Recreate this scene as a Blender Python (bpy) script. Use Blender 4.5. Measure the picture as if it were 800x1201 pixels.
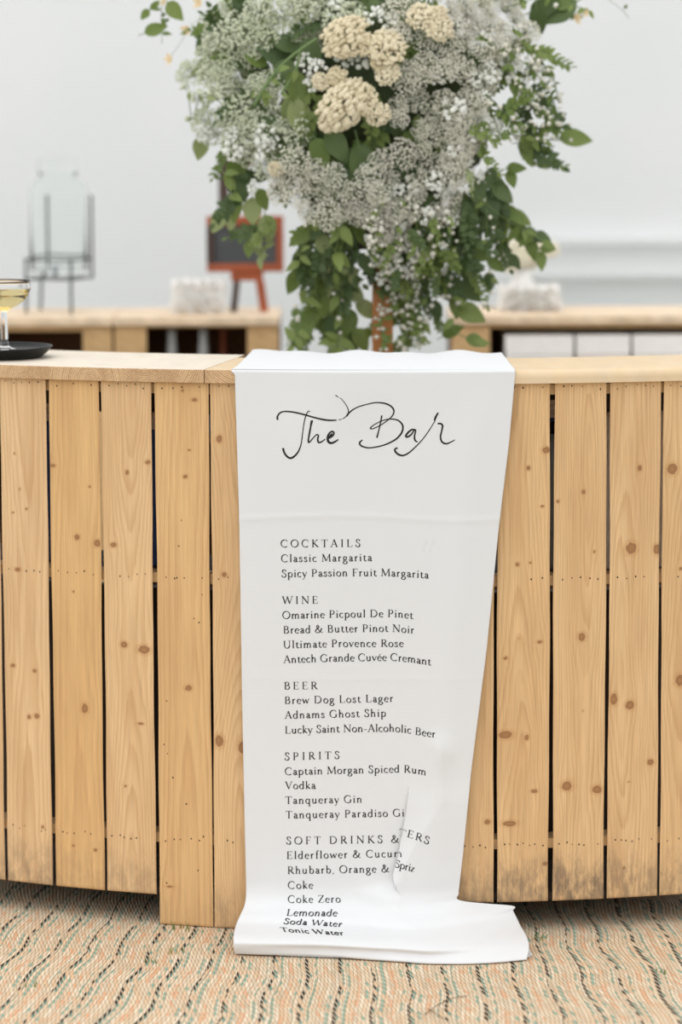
import bpy, bmesh, math, random
import numpy as np
from mathutils import Vector, Matrix, Euler
from mathutils.bvhtree import BVHTree

for o in list(bpy.data.objects):
    bpy.data.objects.remove(o, do_unlink=True)
SC = bpy.context.scene
COL = SC.collection

# ------------------------------------------------------------------ camera
F_PX, PY0 = 3200.0, 472.8
CAM = Vector((0.0, -4.963, 1.509))
PITCH, ROLL = 0.103, -0.0036
_f = Vector((0, math.cos(PITCH), -math.sin(PITCH)))
_r0 = Vector((1, 0, 0))
_u0 = _r0.cross(_f)
_r = math.cos(ROLL) * _r0 + math.sin(ROLL) * _u0
_u = _r.cross(_f)
cam_d = bpy.data.cameras.new('camera')
cam = bpy.data.objects.new('camera', cam_d)
COL.objects.link(cam)
cam_d.sensor_fit = 'VERTICAL'
cam_d.sensor_height = 36.0
cam_d.lens = F_PX * 36.0 / 1201.0
cam_d.shift_y = -(600.5 - PY0) / 1201.0
cam_d.clip_start = 0.05
cam_d.clip_end = 200
m3 = Matrix((_r, _u, -_f)).transposed()
cam.matrix_world = Matrix.Translation(CAM) @ m3.to_4x4()
cam_d.dof.use_dof = True
cam_d.dof.focus_distance = 4.97
cam_d.dof.aperture_fstop = 1.8
cam_d.dof.aperture_blades = 0
SC.camera = cam

# ------------------------------------------------------------------ world light (bright overcast day seen through the open marquee)
W = bpy.data.worlds.new('daylight')
SC.world = W
W.use_nodes = True
wn, wl = W.node_tree.nodes, W.node_tree.links
wn.clear()
wo = wn.new('ShaderNodeOutputWorld')
wb = wn.new('ShaderNodeBackground')
wt = wn.new('ShaderNodeTexCoord')
wd = wn.new('ShaderNodeVectorMath'); wd.operation = 'DOT_PRODUCT'
wd.inputs[1].default_value = Vector((-0.22, -0.36, 0.90)).normalized()
wm = wn.new('ShaderNodeMapRange')
wm.inputs['From Min'].default_value = -0.4
wm.inputs['From Max'].default_value = 1.0
wm.inputs['To Min'].default_value = 0.44
wm.inputs['To Max'].default_value = 1.8
wl.new(wt.outputs['Generated'], wd.inputs[0])
wl.new(wd.outputs['Value'], wm.inputs['Value'])
wl.new(wm.outputs[0], wb.inputs['Strength'])
wb.inputs['Color'].default_value = (0.985, 0.992, 1.0, 1)
wl.new(wb.outputs[0], wo.inputs['Surface'])

SC.view_settings.view_transform = 'Standard'
SC.view_settings.look = 'None'
SC.view_settings.gamma = 1.0
SC.view_settings.exposure = 0.04
SC.view_settings.use_curve_mapping = False
SC.cycles.use_denoising = True
SC.cycles.max_bounces = 12
SC.cycles.transparent_max_bounces = 12

# ------------------------------------------------------------------ measuring helpers
CX, R, CY = 0.1648, 2.0749, 2.0749          # centre and radius of the curved bar front
ZB, ZU, TOPT = 0.0579, 1.030, 0.0256
ZT = ZU + TOPT
OVH = 0.0114

def ray(px, py):
    return (_f + _r * ((px - 400) / F_PX) - _u * ((py - PY0) / F_PX))

def at_y(px, py, Y):
    d = ray(px, py); t = (Y - CAM.y) / d.y
    return CAM + d * t

def at_z(px, py, z):
    d = ray(px, py); t = (z - CAM.z) / d.z
    return CAM + d * t

def at_r(px, py, rad):
    d = ray(px, py)
    ox, oy = CAM.x - CX, CAM.y - CY
    a = d.x * d.x + d.y * d.y
    b = 2 * (ox * d.x + oy * d.y)
    c = ox * ox + oy * oy - rad * rad
    t = (-b - math.sqrt(b * b - 4 * a * c)) / (2 * a)
    return CAM + d * t

def proj(p):
    v = Vector(p) - CAM
    z = v.dot(_f)
    return 400 + F_PX * v.dot(_r) / z, PY0 - F_PX * v.dot(_u) / z

def polar(p):
    return math.atan2(p.x - CX, CY - p.y), math.hypot(p.x - CX, p.y - CY), p.z

def unpolar(phi, rho, z):
    return Vector((CX + rho * math.sin(phi), CY - rho * math.cos(phi), z))

# ------------------------------------------------------------------ object helpers
def tag(o, label=None, cat=None, group=None, kind=None):
    if label: o['label'] = label
    if cat: o['category'] = cat
    if group: o['group'] = group
    if kind: o['kind'] = kind
    return o

def empty(name, loc, label, cat, group=None, rz=0.0):
    o = bpy.data.objects.new(name, None)
    COL.objects.link(o)
    o.location = loc
    o.rotation_euler = (0, 0, rz)
    o.empty_display_size = 0.05
    return tag(o, label, cat, group)

def mesh_obj(name, verts, faces, mats, parent=None, loc=(0, 0, 0), rot=(0, 0, 0), smooth=True, mi=None, attrs=None):
    me = bpy.data.meshes.new(name)
    me.from_pydata([tuple(v) for v in verts], [], faces)
    if not isinstance(mats, (list, tuple)): mats = [mats]
    for m in mats: me.materials.append(m)
    if mi is not None:
        me.polygons.foreach_set('material_index', np.asarray(mi, dtype=np.int32))
    me.polygons.foreach_set('use_smooth', np.full(len(me.polygons), smooth, dtype=bool))
    if attrs:
        for k, a in attrs.items():
            at = me.attributes.new(k, 'FLOAT', 'POINT')
            at.data.foreach_set('value', np.asarray(a, dtype=np.float32))
    me.update()
    o = bpy.data.objects.new(name, me)
    COL.objects.link(o)
    o.location = loc
    o.rotation_euler = rot
    if parent: o.parent = parent
    return o

def place(name, me, parent, loc, rot=(0, 0, 0), scale=(1, 1, 1)):
    o = bpy.data.objects.new(name, me)
    COL.objects.link(o)
    o.parent = parent
    o.location = loc
    o.rotation_euler = rot
    o.scale = scale
    return o

class MB:
    """collects shapes into one mesh"""
    def __init__(s): s.v, s.f, s.m = [], [], []
    def add(s, v, f, m=0):
        n = len(s.v)
        s.v += [Vector(p) for p in v]
        s.f += [tuple(i + n for i in q) for q in f]
        s.m += [m] * len(f)
    def box(s, x0, x1, y0, y1, z0, z1, m=0, bev=0.0, M=None):
        bm = bmesh.new()
        bmesh.ops.create_cube(bm, size=1.0)
        for v in bm.verts:
            v.co = Vector(((x0 + x1) / 2 + v.co.x * (x1 - x0), (y0 + y1) / 2 + v.co.y * (y1 - y0), (z0 + z1) / 2 + v.co.z * (z1 - z0)))
        if bev > 0:
            bmesh.ops.bevel(bm, geom=bm.edges[:], offset=bev, segments=2, profile=0.5, affect='EDGES')
        if M is not None: bm.transform(M)
        bm.verts.index_update()
        s.add([v.co.copy() for v in bm.verts], [tuple(v.index for v in f.verts) for f in bm.faces], m)
        bm.free()
    def lathe(s, prof, c=(0, 0, 0), n=40, m=0, closed=False, sx=1, sy=1):
        v, f = [], []
        k = len(prof)
        for i in range(n):
            a = 2 * math.pi * i / n
            for r, z in prof:
                v.append((c[0] + r * math.cos(a) * sx, c[1] + r * math.sin(a) * sy, c[2] + z))
        for i in range(n):
            j = (i + 1) % n
            for q in range(k if closed else k - 1):
                w = (q + 1) % k
                f.append((i * k + q, j * k + q, j * k + w, i * k + w))
        if not closed:
            if prof[0][0] > 1e-6: f.append(tuple(i * k for i in range(n))[::-1])
            if prof[-1][0] > 1e-6: f.append(tuple(i * k + k - 1 for i in range(n)))
        s.add(v, f, m)
    def tube(s, pts, rad, n=6, m=0, caps=True):
        pts = [Vector(p) for p in pts]
        if not hasattr(rad, '__len__'): rad = [rad] * len(pts)
        v, f = [], []
        for i, p in enumerate(pts):
            t = (pts[min(i + 1, len(pts) - 1)] - pts[max(i - 1, 0)])
            if t.length < 1e-9: t = Vector((0, 0, 1))
            t.normalize()
            a = t.cross(Vector((0.31, 0.22, 0.93)))
            if a.length < 1e-3: a = t.cross(Vector((1, 0, 0)))
            a.normalize(); b = t.cross(a)
            for j in range(n):
                q = 2 * math.pi * j / n
                v.append(p + (a * math.cos(q) + b * math.sin(q)) * rad[i])
        for i in range(len(pts) - 1):
            for j in range(n):
                k = (j + 1) % n
                f.append((i * n + j, i * n + k, (i + 1) * n + k, (i + 1) * n + j))
        if caps:
            f.append(tuple(range(n))[::-1])
            f.append(tuple((len(pts) - 1) * n + j for j in range(n)))
        s.add(v, f, m)
    def ico(s, c, r, sub=1, m=0, jit=0.0, rng=None, sc=(1, 1, 1)):
        bm = bmesh.new()
        bmesh.ops.create_icosphere(bm, subdivisions=sub, radius=1.0)
        bm.verts.index_update()
        vv = []
        for v in bm.verts:
            k = 1 + (rng.uniform(-jit, jit) if rng else 0)
            vv.append(Vector((c[0] + v.co.x * r * k * sc[0], c[1] + v.co.y * r * k * sc[1], c[2] + v.co.z * r * k * sc[2])))
        s.add(vv, [tuple(v.index for v in f.verts) for f in bm.faces], m)
        bm.free()
    def build(s, name, mats, parent=None, loc=(0, 0, 0), rot=(0, 0, 0), smooth=True, origin=None):
        v = s.v
        if origin is not None:
            o_ = Vector(origin); v = [p - o_ for p in v]; loc = o_ - (parent.location if parent else Vector((0, 0, 0)))
        return mesh_obj(name, v, s.f, mats, parent, loc, rot, smooth, s.m)

def smooth_by_angle(o, deg=40):
    me = o.data
    bm = bmesh.new(); bm.from_mesh(me)
    for e in bm.edges:
        if len(e.link_faces) == 2 and e.calc_face_angle(0) > math.radians(deg): e.smooth = False
    bm.to_mesh(me); bm.free()
    return o

# ------------------------------------------------------------------ materials
def lin(c):
    return tuple(((v / 255) / 12.92 if v / 255 <= 0.04045 else ((v / 255 + 0.055) / 1.055) ** 2.4) for v in c) + (1,)

def newmat(name):
    m = bpy.data.materials.new(name)
    m.use_nodes = True
    nt = m.node_tree
    return m, nt, nt.nodes['Principled BSDF']

def node(nt, t, **kw):
    n = nt.nodes.new(t)
    for k, v in kw.items(): setattr(n, k, v)
    return n

def plain(name, rgb, rough=0.6, var=0.06, scale=40.0, metal=0.0, bump=0.0, spec=0.4):
    """a procedural surface: base colour with slight noise variation"""
    m, nt, b = newmat(name)
    c = lin(rgb)
    tc = node(nt, 'ShaderNodeTexCoord')
    nz = node(nt, 'ShaderNodeTexNoise'); nz.inputs['Scale'].default_value = scale; nz.inputs['Detail'].default_value = 4
    rp = node(nt, 'ShaderNodeValToRGB')
    rp.color_ramp.elements[0].position = 0.3; rp.color_ramp.elements[1].position = 0.7
    rp.color_ramp.elements[0].color = tuple(x * (1 - var) for x in c[:3]) + (1,)
    rp.color_ramp.elements[1].color = tuple(min(1, x * (1 + var)) for x in c[:3]) + (1,)
    nt.links.new(tc.outputs['Object'], nz.inputs['Vector'])
    nt.links.new(nz.outputs['Fac'], rp.inputs['Fac'])
    nt.links.new(rp.outputs['Color'], b.inputs['Base Color'])
    b.inputs['Roughness'].default_value = rough
    b.inputs['Metallic'].default_value = metal
    b.inputs['Specular IOR Level'].default_value = spec
    if bump > 0:
        bp = node(nt, 'ShaderNodeBump'); bp.inputs['Strength'].default_value = bump; bp.inputs['Distance'].default_value = 0.002
        nt.links.new(nz.outputs['Fac'], bp.inputs['Height'])
        nt.links.new(bp.outputs[0], b.inputs['Normal'])
    return m

def math_(nt, op, a, b=None, clamp=False):
    n = node(nt, 'ShaderNodeMath', operation=op); n.use_clamp = clamp
    for i, x in enumerate((a, b)):
        if x is None: continue
        if isinstance(x, (int, float)): n.inputs[i].default_value = x
        else: nt.links.new(x, n.inputs[i])
    return n.outputs[0]

def mapr(nt, v, a, b, c=0.0, d=1.0, smooth=True):
    n = node(nt, 'ShaderNodeMapRange')
    if smooth: n.interpolation_type = 'SMOOTHSTEP'
    nt.links.new(v, n.inputs['Value'])
    n.inputs['From Min'].default_value = a; n.inputs['From Max'].default_value = b
    n.inputs['To Min'].default_value = c; n.inputs['To Max'].default_value = d
    return n.outputs[0]

def mix(nt, fac, a, b, mode='MIX'):
    n = node(nt, 'ShaderNodeMix', data_type='RGBA', blend_type=mode)
    if isinstance(fac, (int, float)): n.inputs[0].default_value = fac
    else: nt.links.new(fac, n.inputs[0])
    for i, x in ((6, a), (7, b)):
        if isinstance(x, tuple): n.inputs[i].default_value = x
        else: nt.links.new(x, n.inputs[i])
    return n.outputs[2]

def wood(name, early, late, late2=None, ringmix=0.55, fib=(420, 420, 9), fibamt=0.12, grime=True, knots=True, rough=0.62, bumps=0.25):
    """softwood: growth rings from the board's own ring field, fibres, knots, scuffed dirt"""
    m, nt, b = newmat(name)
    L = nt.links
    ra = node(nt, 'ShaderNodeAttribute', attribute_name='ring')
    tc = node(nt, 'ShaderNodeTexCoord')
    mp = node(nt, 'ShaderNodeMapping'); mp.inputs['Scale'].default_value = fib
    L.new(tc.outputs['Object'], mp.inputs['Vector'])
    nz = node(nt, 'ShaderNodeTexNoise'); nz.inputs['Scale'].default_value = 1.0; nz.inputs['Detail'].default_value = 3
    L.new(mp.outputs[0], nz.inputs['Vector'])
    wob = math_(nt, 'MULTIPLY', math_(nt, 'SUBTRACT', nz.outputs['Fac'], 0.5), 0.35)
    ring = math_(nt, 'ADD', ra.outputs['Fac'], wob)
    fr = math_(nt, 'FRACT', ring)
    up = mapr(nt, fr, 0.25, 0.86)
    dn = mapr(nt, fr, 0.9, 1.0, 1.0, 0.0)
    band = math_(nt, 'MULTIPLY', up, dn)
    # ring-to-ring strength
    wn_ = node(nt, 'ShaderNodeTexWhiteNoise', noise_dimensions='1D')
    L.new(math_(nt, 'FLOOR', ring), wn_.inputs['W'])
    band = math_(nt, 'MULTIPLY', band, math_(nt, 'ADD', math_(nt, 'MULTIPLY', wn_.outputs['Value'], 0.6), 0.4))
    big = node(nt, 'ShaderNodeTexNoise'); big.inputs['Scale'].default_value = 1.0
    mp2 = node(nt, 'ShaderNodeMapping'); mp2.inputs['Scale'].default_value = (22, 22, 3)
    oi = node(nt, 'ShaderNodeObjectInfo')
    ofs = node(nt, 'ShaderNodeVectorMath', operation='SCALE'); ofs.inputs[0].default_value = (7.3, 3.1, 9.7)
    L.new(oi.outputs['Random'], ofs.inputs['Scale'])
    L.new(ofs.outputs[0], mp2.inputs['Location'])
    L.new(tc.outputs['Object'], mp2.inputs['Vector']); L.new(mp2.outputs[0], big.inputs['Vector'])
    tone = node(nt, 'ShaderNodeAttribute', attribute_name='tone', attribute_type='OBJECT')
    base = mix(nt, tone.outputs['Fac'], lin(early), lin(late2 or early))
    base = mix(nt, mapr(nt, big.outputs['Fac'], 0.35, 0.7, 0, 0.35), base, lin(late))
    colr = mix(nt, math_(nt, 'MULTIPLY', band, ringmix), base, lin(late))
    hs = mapr(nt, nz.outputs['Fac'], 0.3, 0.7, 1.0 - fibamt, 1.0 + fibamt)
    hsv = node(nt, 'ShaderNodeHueSaturation'); L.new(hs, hsv.inputs['Value']); L.new(colr, hsv.inputs['Color'])
    colr = hsv.outputs['Color']
    if knots:
        ka = node(nt, 'ShaderNodeAttribute', attribute_name='knot')
        big2 = node(nt, 'ShaderNodeTexNoise'); big2.inputs['Scale'].default_value = 150
        L.new(tc.outputs['Object'], big2.inputs['Vector'])
        k = math_(nt, 'MULTIPLY', ka.outputs['Fac'], math_(nt, 'ADD', 0.72, math_(nt, 'MULTIPLY', big2.outputs['Fac'], 0.56)))
        halo = mapr(nt, k, 1.0, 2.1, 0.45, 0.0)
        colr = mix(nt, halo, colr, lin((186, 136, 86)))
        inside = mapr(nt, k, 0.9, 1.06, 1.0, 0.0)
        rr = math_(nt, 'SINE', math_(nt, 'MULTIPLY', k, 14.0))
        kc = mix(nt, mapr(nt, rr, -1, 1, 0.0, 0.5), lin((166, 120, 78)), lin((116, 80, 52)))
        rim = math_(nt, 'MULTIPLY', mapr(nt, k, 0.7, 0.95), inside)
        kc = mix(nt, math_(nt, 'MULTIPLY', rim, 0.6), kc, lin((96, 68, 48)))
        colr = mix(nt, math_(nt, 'MULTIPLY', inside, 0.92), colr, kc)
    if grime:
        ga = node(nt, 'ShaderNodeAttribute', attribute_name='grime', attribute_type='OBJECT')
        sp = node(nt, 'ShaderNodeSeparateXYZ'); L.new(tc.outputs['Object'], sp.inputs[0])
        n3 = node(nt, 'ShaderNodeTexNoise'); n3.inputs['Scale'].default_value = 1.0; n3.inputs['Detail'].default_value = 6; n3.inputs['Roughness'].default_value = 0.7
        mp3 = node(nt, 'ShaderNodeMapping'); mp3.inputs['Scale'].default_value = (60, 60, 22)
        L.new(ofs.outputs[0], mp3.inputs['Location'])
        L.new(tc.outputs['Object'], mp3.inputs['Vector']); L.new(mp3.outputs[0], n3.inputs['Vector'])
        hgt = math_(nt, 'SUBTRACT', sp.outputs['Z'], math_(nt, 'MULTIPLY', n3.outputs['Fac'], 0.14))
        g = mapr(nt, hgt, -0.065, 0.035, 1.0, 0.0)
        g = math_(nt, 'MULTIPLY', g, mapr(nt, n3.outputs['Fac'], 0.3, 0.62))
        g = math_(nt, 'MULTIPLY', g, ga.outputs['Fac'])
        colr = mix(nt, g, colr, lin((116, 100, 84)))
    L.new(colr, b.inputs['Base Color'])
    b.inputs['Roughness'].default_value = rough
    b.inputs['Specular IOR Level'].default_value = 0.25
    bp = node(nt, 'ShaderNodeBump'); bp.inputs['Strength'].default_value = bumps; bp.inputs['Distance'].default_value = 0.0008
    L.new(math_(nt, 'ADD', nz.outputs['Fac'], math_(nt, 'MULTIPLY', band, 0.5)), bp.inputs['Height'])
    L.new(bp.outputs[0], b.inputs['Normal'])
    return m

M_SLAT = wood('slat_pine', (221, 188, 146), (186, 142, 96), (215, 175, 121), fibamt=0.09, ringmix=0.5)
M_TOP = wood('worktop_face', (226, 215, 199), (214, 199, 178), (220, 194, 156), ringmix=0.18, fib=(30, 9, 30), grime=False, fibamt=0.03, bumps=0.05)
M_END = wood('worktop_end_grain', (210, 176, 136), (146, 108, 72), ringmix=0.8, fib=(300, 300, 300), grime=False)
M_RAIL = plain('ply_rail', (205, 170, 122), 0.7, 0.12, 60)
M_NAIL = plain('nail_hole', (52, 38, 28), 0.8, 0.1)
M_BACKWOOD = wood('back_bar_wood', (206, 172, 126), (184, 146, 100), ringmix=0.3, fib=(20, 20, 200), grime=False, knots=False)
M_BACKTOP = wood('back_bar_top', (232, 210, 182), (214, 186, 152), ringmix=0.3, fib=(20, 200, 20), grime=False, knots=False)
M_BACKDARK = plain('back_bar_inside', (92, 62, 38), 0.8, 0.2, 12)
M_INNER = plain('bar_inside_shade', (58, 46, 38), 0.85, 0.15, 15)  # dark tone puts the shade behind the slats into the colour
M_INK = plain('black_ink', (30, 28, 27), 0.7, 0.1, 300)
M_BLACK = plain('black_plastic', (12, 12, 13), 0.42, 0.1, 200, spec=0.28)
M_STEEL = plain('brushed_steel', (150, 154, 158), 0.35, 0.08, 60, metal=0.7)
M_WIRE = plain('grey_wire', (66, 72, 74), 0.5, 0.1, 60)
M_WHITE = plain('white_paper', (248, 246, 243), 0.8, 0.03, 30)
M_PINKW = plain('white_card', (244, 232, 226), 0.8, 0.03, 20)
M_BLUE = plain('blue_print', (52, 84, 150), 0.5, 0.1, 30)
M_GREY = plain('grey_enamel', (128, 138, 144), 0.4, 0.06, 20)
M_RED = plain('reddish_wood', (158, 82, 50), 0.5, 0.15, 30)
M_DKWOOD = plain('dark_wood', (74, 56, 50), 0.55, 0.15, 30)
M_SLATE = plain('chalkboard_slate', (74, 76, 78), 0.6, 0.12, 18)
M_OCHRE = plain('orange_pine_post', (186, 122, 68), 0.5, 0.14, 24)
M_SOIL = plain('turf_ground', (92, 96, 58), 0.9, 0.3, 25, bump=0.4)

def cloth_mat():
    m, nt, b = newmat('white_cotton')
    L = nt.links
    tc = node(nt, 'ShaderNodeTexCoord')
    wv = node(nt, 'ShaderNodeTexWave', wave_type='BANDS', bands_direction='X'); wv.inputs['Scale'].default_value = 300
    wz = node(nt, 'ShaderNodeTexWave', wave_type='BANDS', bands_direction='Z'); wz.inputs['Scale'].default_value = 300
    nz = node(nt, 'ShaderNodeTexNoise'); nz.inputs['Scale'].default_value = 14; nz.inputs['Detail'].default_value = 5
    for n in (wv, wz, nz): L.new(tc.outputs['Object'], n.inputs['Vector'])
    h = math_(nt, 'ADD', math_(nt, 'MULTIPLY', math_(nt, 'ADD', wv.outputs['Fac'], wz.outputs['Fac']), 0.06), math_(nt, 'MULTIPLY', nz.outputs['Fac'], 1.0))
    bp = node(nt, 'ShaderNodeBump'); bp.inputs['Strength'].default_value = 0.25; bp.inputs['Distance'].default_value = 0.003
    L.new(h, bp.inputs['Height'])
    L.new(bp.outputs[0], b.inputs['Normal'])
    b.inputs['Base Color'].default_value = lin((226, 227, 228))
    b.inputs['Roughness'].default_value = 0.9
    b.inputs['Specular IOR Level'].default_value = 0.15
    tr = node(nt, 'ShaderNodeBsdfTranslucent'); tr.inputs['Color'].default_value = (0.9, 0.9, 0.9, 1)
    ms = node(nt, 'ShaderNodeMixShader'); ms.inputs[0].default_value = 0.06
    L.new(b.outputs[0], ms.inputs[1]); L.new(tr.outputs[0], ms.inputs[2])
    L.new(ms.outputs[0], nt.nodes['Material Output'].inputs['Surface'])
    return m
M_CLOTH = cloth_mat()

def tent_mat():
    m, nt, b = newmat('marquee_fabric')
    L = nt.links
    tc = node(nt, 'ShaderNodeTexCoord')
    nz = node(nt, 'ShaderNodeTexNoise'); nz.inputs['Scale'].default_value = 1.6; nz.inputs['Detail'].default_value = 3
    L.new(tc.outputs['Object'], nz.inputs['Vector'])
    c = mix(nt, mapr(nt, nz.outputs['Fac'], 0.35, 0.65), lin((246, 247, 246)), lin((250, 250, 250)))
    L.new(c, b.inputs['Base Color'])
    b.inputs['Roughness'].default_value = 0.7
    tr = node(nt, 'ShaderNodeBsdfTranslucent'); tr.inputs['Color'].default_value = (0.95, 0.96, 0.96, 1)
    ms = node(nt, 'ShaderNodeMixShader'); ms.inputs[0].default_value = 0.5
    L.new(b.outputs[0], ms.inputs[1]); L.new(tr.outputs[0], ms.inputs[2])
    L.new(ms.outputs[0], nt.nodes['Material Output'].inputs['Surface'])
    return m
M_TENT = tent_mat()

def rug_mat():
    m, nt, b = newmat('woven_cotton_rug')
    L = nt.links
    tc = node(nt, 'ShaderNodeTexCoord')
    sp = node(nt, 'ShaderNodeSeparateXYZ'); L.new(tc.outputs['Object'], sp.inputs[0])
    X, Y = sp.outputs['X'], sp.outputs['Y']
    k = node(nt, 'ShaderNodeMapRange'); L.new(X, k.inputs['Value'])
    k.inputs['From Min'].default_value = -0.5; k.inputs['From Max'].default_value = 0.5
    k.inputs['To Min'].default_value = 0.16; k.inputs['To Max'].default_value = -0.05
    Yr = math_(nt, 'ADD', Y, 0.25)
    u = math_(nt, 'SUBTRACT', X, math_(nt, 'MULTIPLY', k.outputs[0], Yr))
    nz = node(nt, 'ShaderNodeTexNoise'); nz.inputs['Scale'].default_value = 3.2; nz.inputs['Detail'].default_value = 2
    L.new(tc.outputs['Object'], nz.inputs['Vector'])
    u = math_(nt, 'ADD', u, math_(nt, 'MULTIPLY', math_(nt, 'SUBTRACT', nz.outputs['Fac'], 0.5), 0.03))
    wav = math_(nt, 'SINE', math_(nt, 'ADD', math_(nt, 'MULTIPLY', Y, 26.0), math_(nt, 'MULTIPLY', X, 9.0)))
    u = math_(nt, 'ADD', u, math_(nt, 'MULTIPLY', wav, 0.0032))
    # yarn index across, stitch index along (knit chevrons lean with the row)
    yarn = math_(nt, 'MULTIPLY', u, 1 / 0.0070)
    yi = math_(nt, 'FLOOR', yarn)
    yf = math_(nt, 'FRACT', yarn)
    st = math_(nt, 'ADD', math_(nt, 'MULTIPLY', Y, 1 / 0.023), math_(nt, 'MULTIPLY', yf, 1.0))
    si = math_(nt, 'FLOOR', st)
    sf = math_(nt, 'FRACT', st)
    cmb = node(nt, 'ShaderNodeCombineXYZ'); L.new(yi, cmb.inputs[0]); L.new(si, cmb.inputs[1])
    w2 = node(nt, 'ShaderNodeTexWhiteNoise', noise_dimensions='2D'); L.new(cmb.outputs[0], w2.inputs['Vector'])
    w1 = node(nt, 'ShaderNodeTexWhiteNoise', noise_dimensions='1D'); L.new(yi, w1.inputs['W'])
    rnd = w2.outputs['Value']
    # period of coloured rows
    per = math_(nt, 'FRACT', math_(nt, 'ADD', math_(nt, 'MULTIPLY', u, 1 / 0.0616), 0.12))
    def zone(a, b_):
        n = math_(nt, 'MULTIPLY', math_(nt, 'GREATER_THAN', per, a), math_(nt, 'LESS_THAN', per, b_))
        return n
    def dash(p):
        return math_(nt, 'MULTIPLY', math_(nt, 'LESS_THAN', rnd, p), mapr(nt, math_(nt, 'PINGPONG', sf, 0.5), 0.08, 0.22))
    base = mix(nt, rnd, lin((238, 223, 200)), lin((202, 182, 154)))
    base = mix(nt, math_(nt, 'MULTIPLY', w1.outputs['Value'], 0.55), base, lin((236, 210, 176)))
    base = mix(nt, math_(nt, 'MULTIPLY', math_(nt, 'GREATER_THAN', w2.outputs['Color'], 0.72), 0.5), base, lin((228, 186, 148)))
    c = mix(nt, math_(nt, 'MULTIPLY', zone(0.5, 0.66), dash(0.35)), base, lin((224, 172, 134)))
    c = mix(nt, math_(nt, 'MULTIPLY', zone(0.27, 0.36), dash(0.6)), c, lin((132, 166, 148)))
    c = mix(nt, math_(nt, 'MULTIPLY', zone(0.80, 0.89), dash(0.4)), c, lin((136, 168, 150)))
    c = mix(nt, math_(nt, 'MULTIPLY', zone(0.08, 0.17), dash(0.5)), c, lin((110, 148, 134)))
    c = mix(nt, math_(nt, 'MULTIPLY', zone(0.0, 0.09), dash(0.72)), c, lin((48, 52, 50)))
    # thread shading: hollows between stitches darkened in the colour, with relief as well
    prof = math_(nt, 'MULTIPLY', math_(nt, 'SINE', math_(nt, 'MULTIPLY', yf, math.pi)), math_(nt, 'SINE', math_(nt, 'MULTIPLY', sf, math.pi)))
    gap = mapr(nt, prof, 0.0, 0.42, 0.62, 0.0)
    c = mix(nt, gap, c, lin((142, 116, 88)))
    L.new(c, b.inputs['Base Color'])
    b.inputs['Roughness'].default_value = 0.95
    b.inputs['Specular IOR Level'].default_value = 0.1
    bp = node(nt, 'ShaderNodeBump'); bp.inputs['Strength'].default_value = 0.6; bp.inputs['Distance'].default_value = 0.003
    L.new(prof, bp.inputs['Height']); L.new(bp.outputs[0], b.inputs['Normal'])
    return m
M_RUG = rug_mat()

def glass_mat(name, tint=(1, 1, 1, 1), ior=1.45, rough=0.0):
    m, nt, b = newmat(name)
    b.inputs['Base Color'].default_value = tint
    b.inputs['Transmission Weight'].default_value = 1.0
    b.inputs['IOR'].default_value = ior
    b.inputs['Roughness'].default_value = rough
    return m
M_GLASS = glass_mat('clear_glass', (1, 1, 1, 1), 1.32)
M_WINE = glass_mat('sparkling_wine', lin((246, 226, 168)), 1.33)
M_JAR = glass_mat('jar_glass', (0.97, 0.99, 0.98, 1), 1.1, 0.02)

def leaf_mat(name, a, b_, tl=0.3):
    m, nt, b = newmat(name)
    L = nt.links
    oi = node(nt, 'ShaderNodeObjectInfo')
    tc = node(nt, 'ShaderNodeTexCoord')
    nz = node(nt, 'ShaderNodeTexNoise'); nz.inputs['Scale'].default_value = 18
    L.new(tc.outputs['Object'], nz.inputs['Vector'])
    f = math_(nt, 'ADD', math_(nt, 'MULTIPLY', oi.outputs['Random'], 0.7), math_(nt, 'MULTIPLY', nz.outputs['Fac'], 0.4), True)
    c = mix(nt, f, lin(a), lin(b_))
    L.new(c, b.inputs['Base Color'])
    b.inputs['Roughness'].default_value = 0.5
    b.inputs['Specular IOR Level'].default_value = 0.35
    tr = node(nt, 'ShaderNodeBsdfTranslucent'); L.new(c, tr.inputs['Color'])
    ms = node(nt, 'ShaderNodeMixShader'); ms.inputs[0].default_value = tl
    L.new(b.outputs[0], ms.inputs[1]); L.new(tr.outputs[0], ms.inputs[2])
    L.new(ms.outputs[0], nt.nodes['Material Output'].inputs['Surface'])
    return m
M_LEAF = leaf_mat('green_leaf', (96, 118, 54), (136, 152, 86))
M_LEAFL = leaf_mat('pale_leaf', (138, 152, 96), (168, 178, 126))
M_LEAFD = leaf_mat('dark_leaf', (64, 84, 46), (94, 112, 66), 0.15)
M_STEM = leaf_mat('green_stem', (84, 110, 62), (118, 140, 88), 0.1)
M_MOSS = plain('dark_moss', (56, 66, 38), 0.95, 0.3, 30)
M_GYP = leaf_mat('baby_breath_white', (240, 237, 224), (248, 246, 236), 0.4)
M_GSTEM = leaf_mat('pale_stem', (164, 172, 142), (186, 192, 166), 0.2)
M_ASTIL = leaf_mat('green_white_floret', (218, 224, 194), (238, 240, 224), 0.4)
M_CREAM = leaf_mat('cream_floret', (228, 214, 178), (240, 230, 202), 0.2)
M_PETAL = leaf_mat('white_petal', (232, 234, 224), (246, 246, 240), 0.25)
M_PALECREAM = leaf_mat('pale_cream_petal', (246, 240, 218), (250, 246, 230), 0.3)
M_NAPKIN = leaf_mat('white_napkin', (244, 243, 240), (250, 249, 247), 0.4)
M_PEACH = leaf_mat('peach_petal', (240, 214, 168), (246, 228, 190), 0.3)
M_GRASS = leaf_mat('grass_blade', (104, 124, 62), (150, 156, 96), 0.3)
M_STRAW = plain('dry_straw', (120, 96, 66), 0.8, 0.15)

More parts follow.
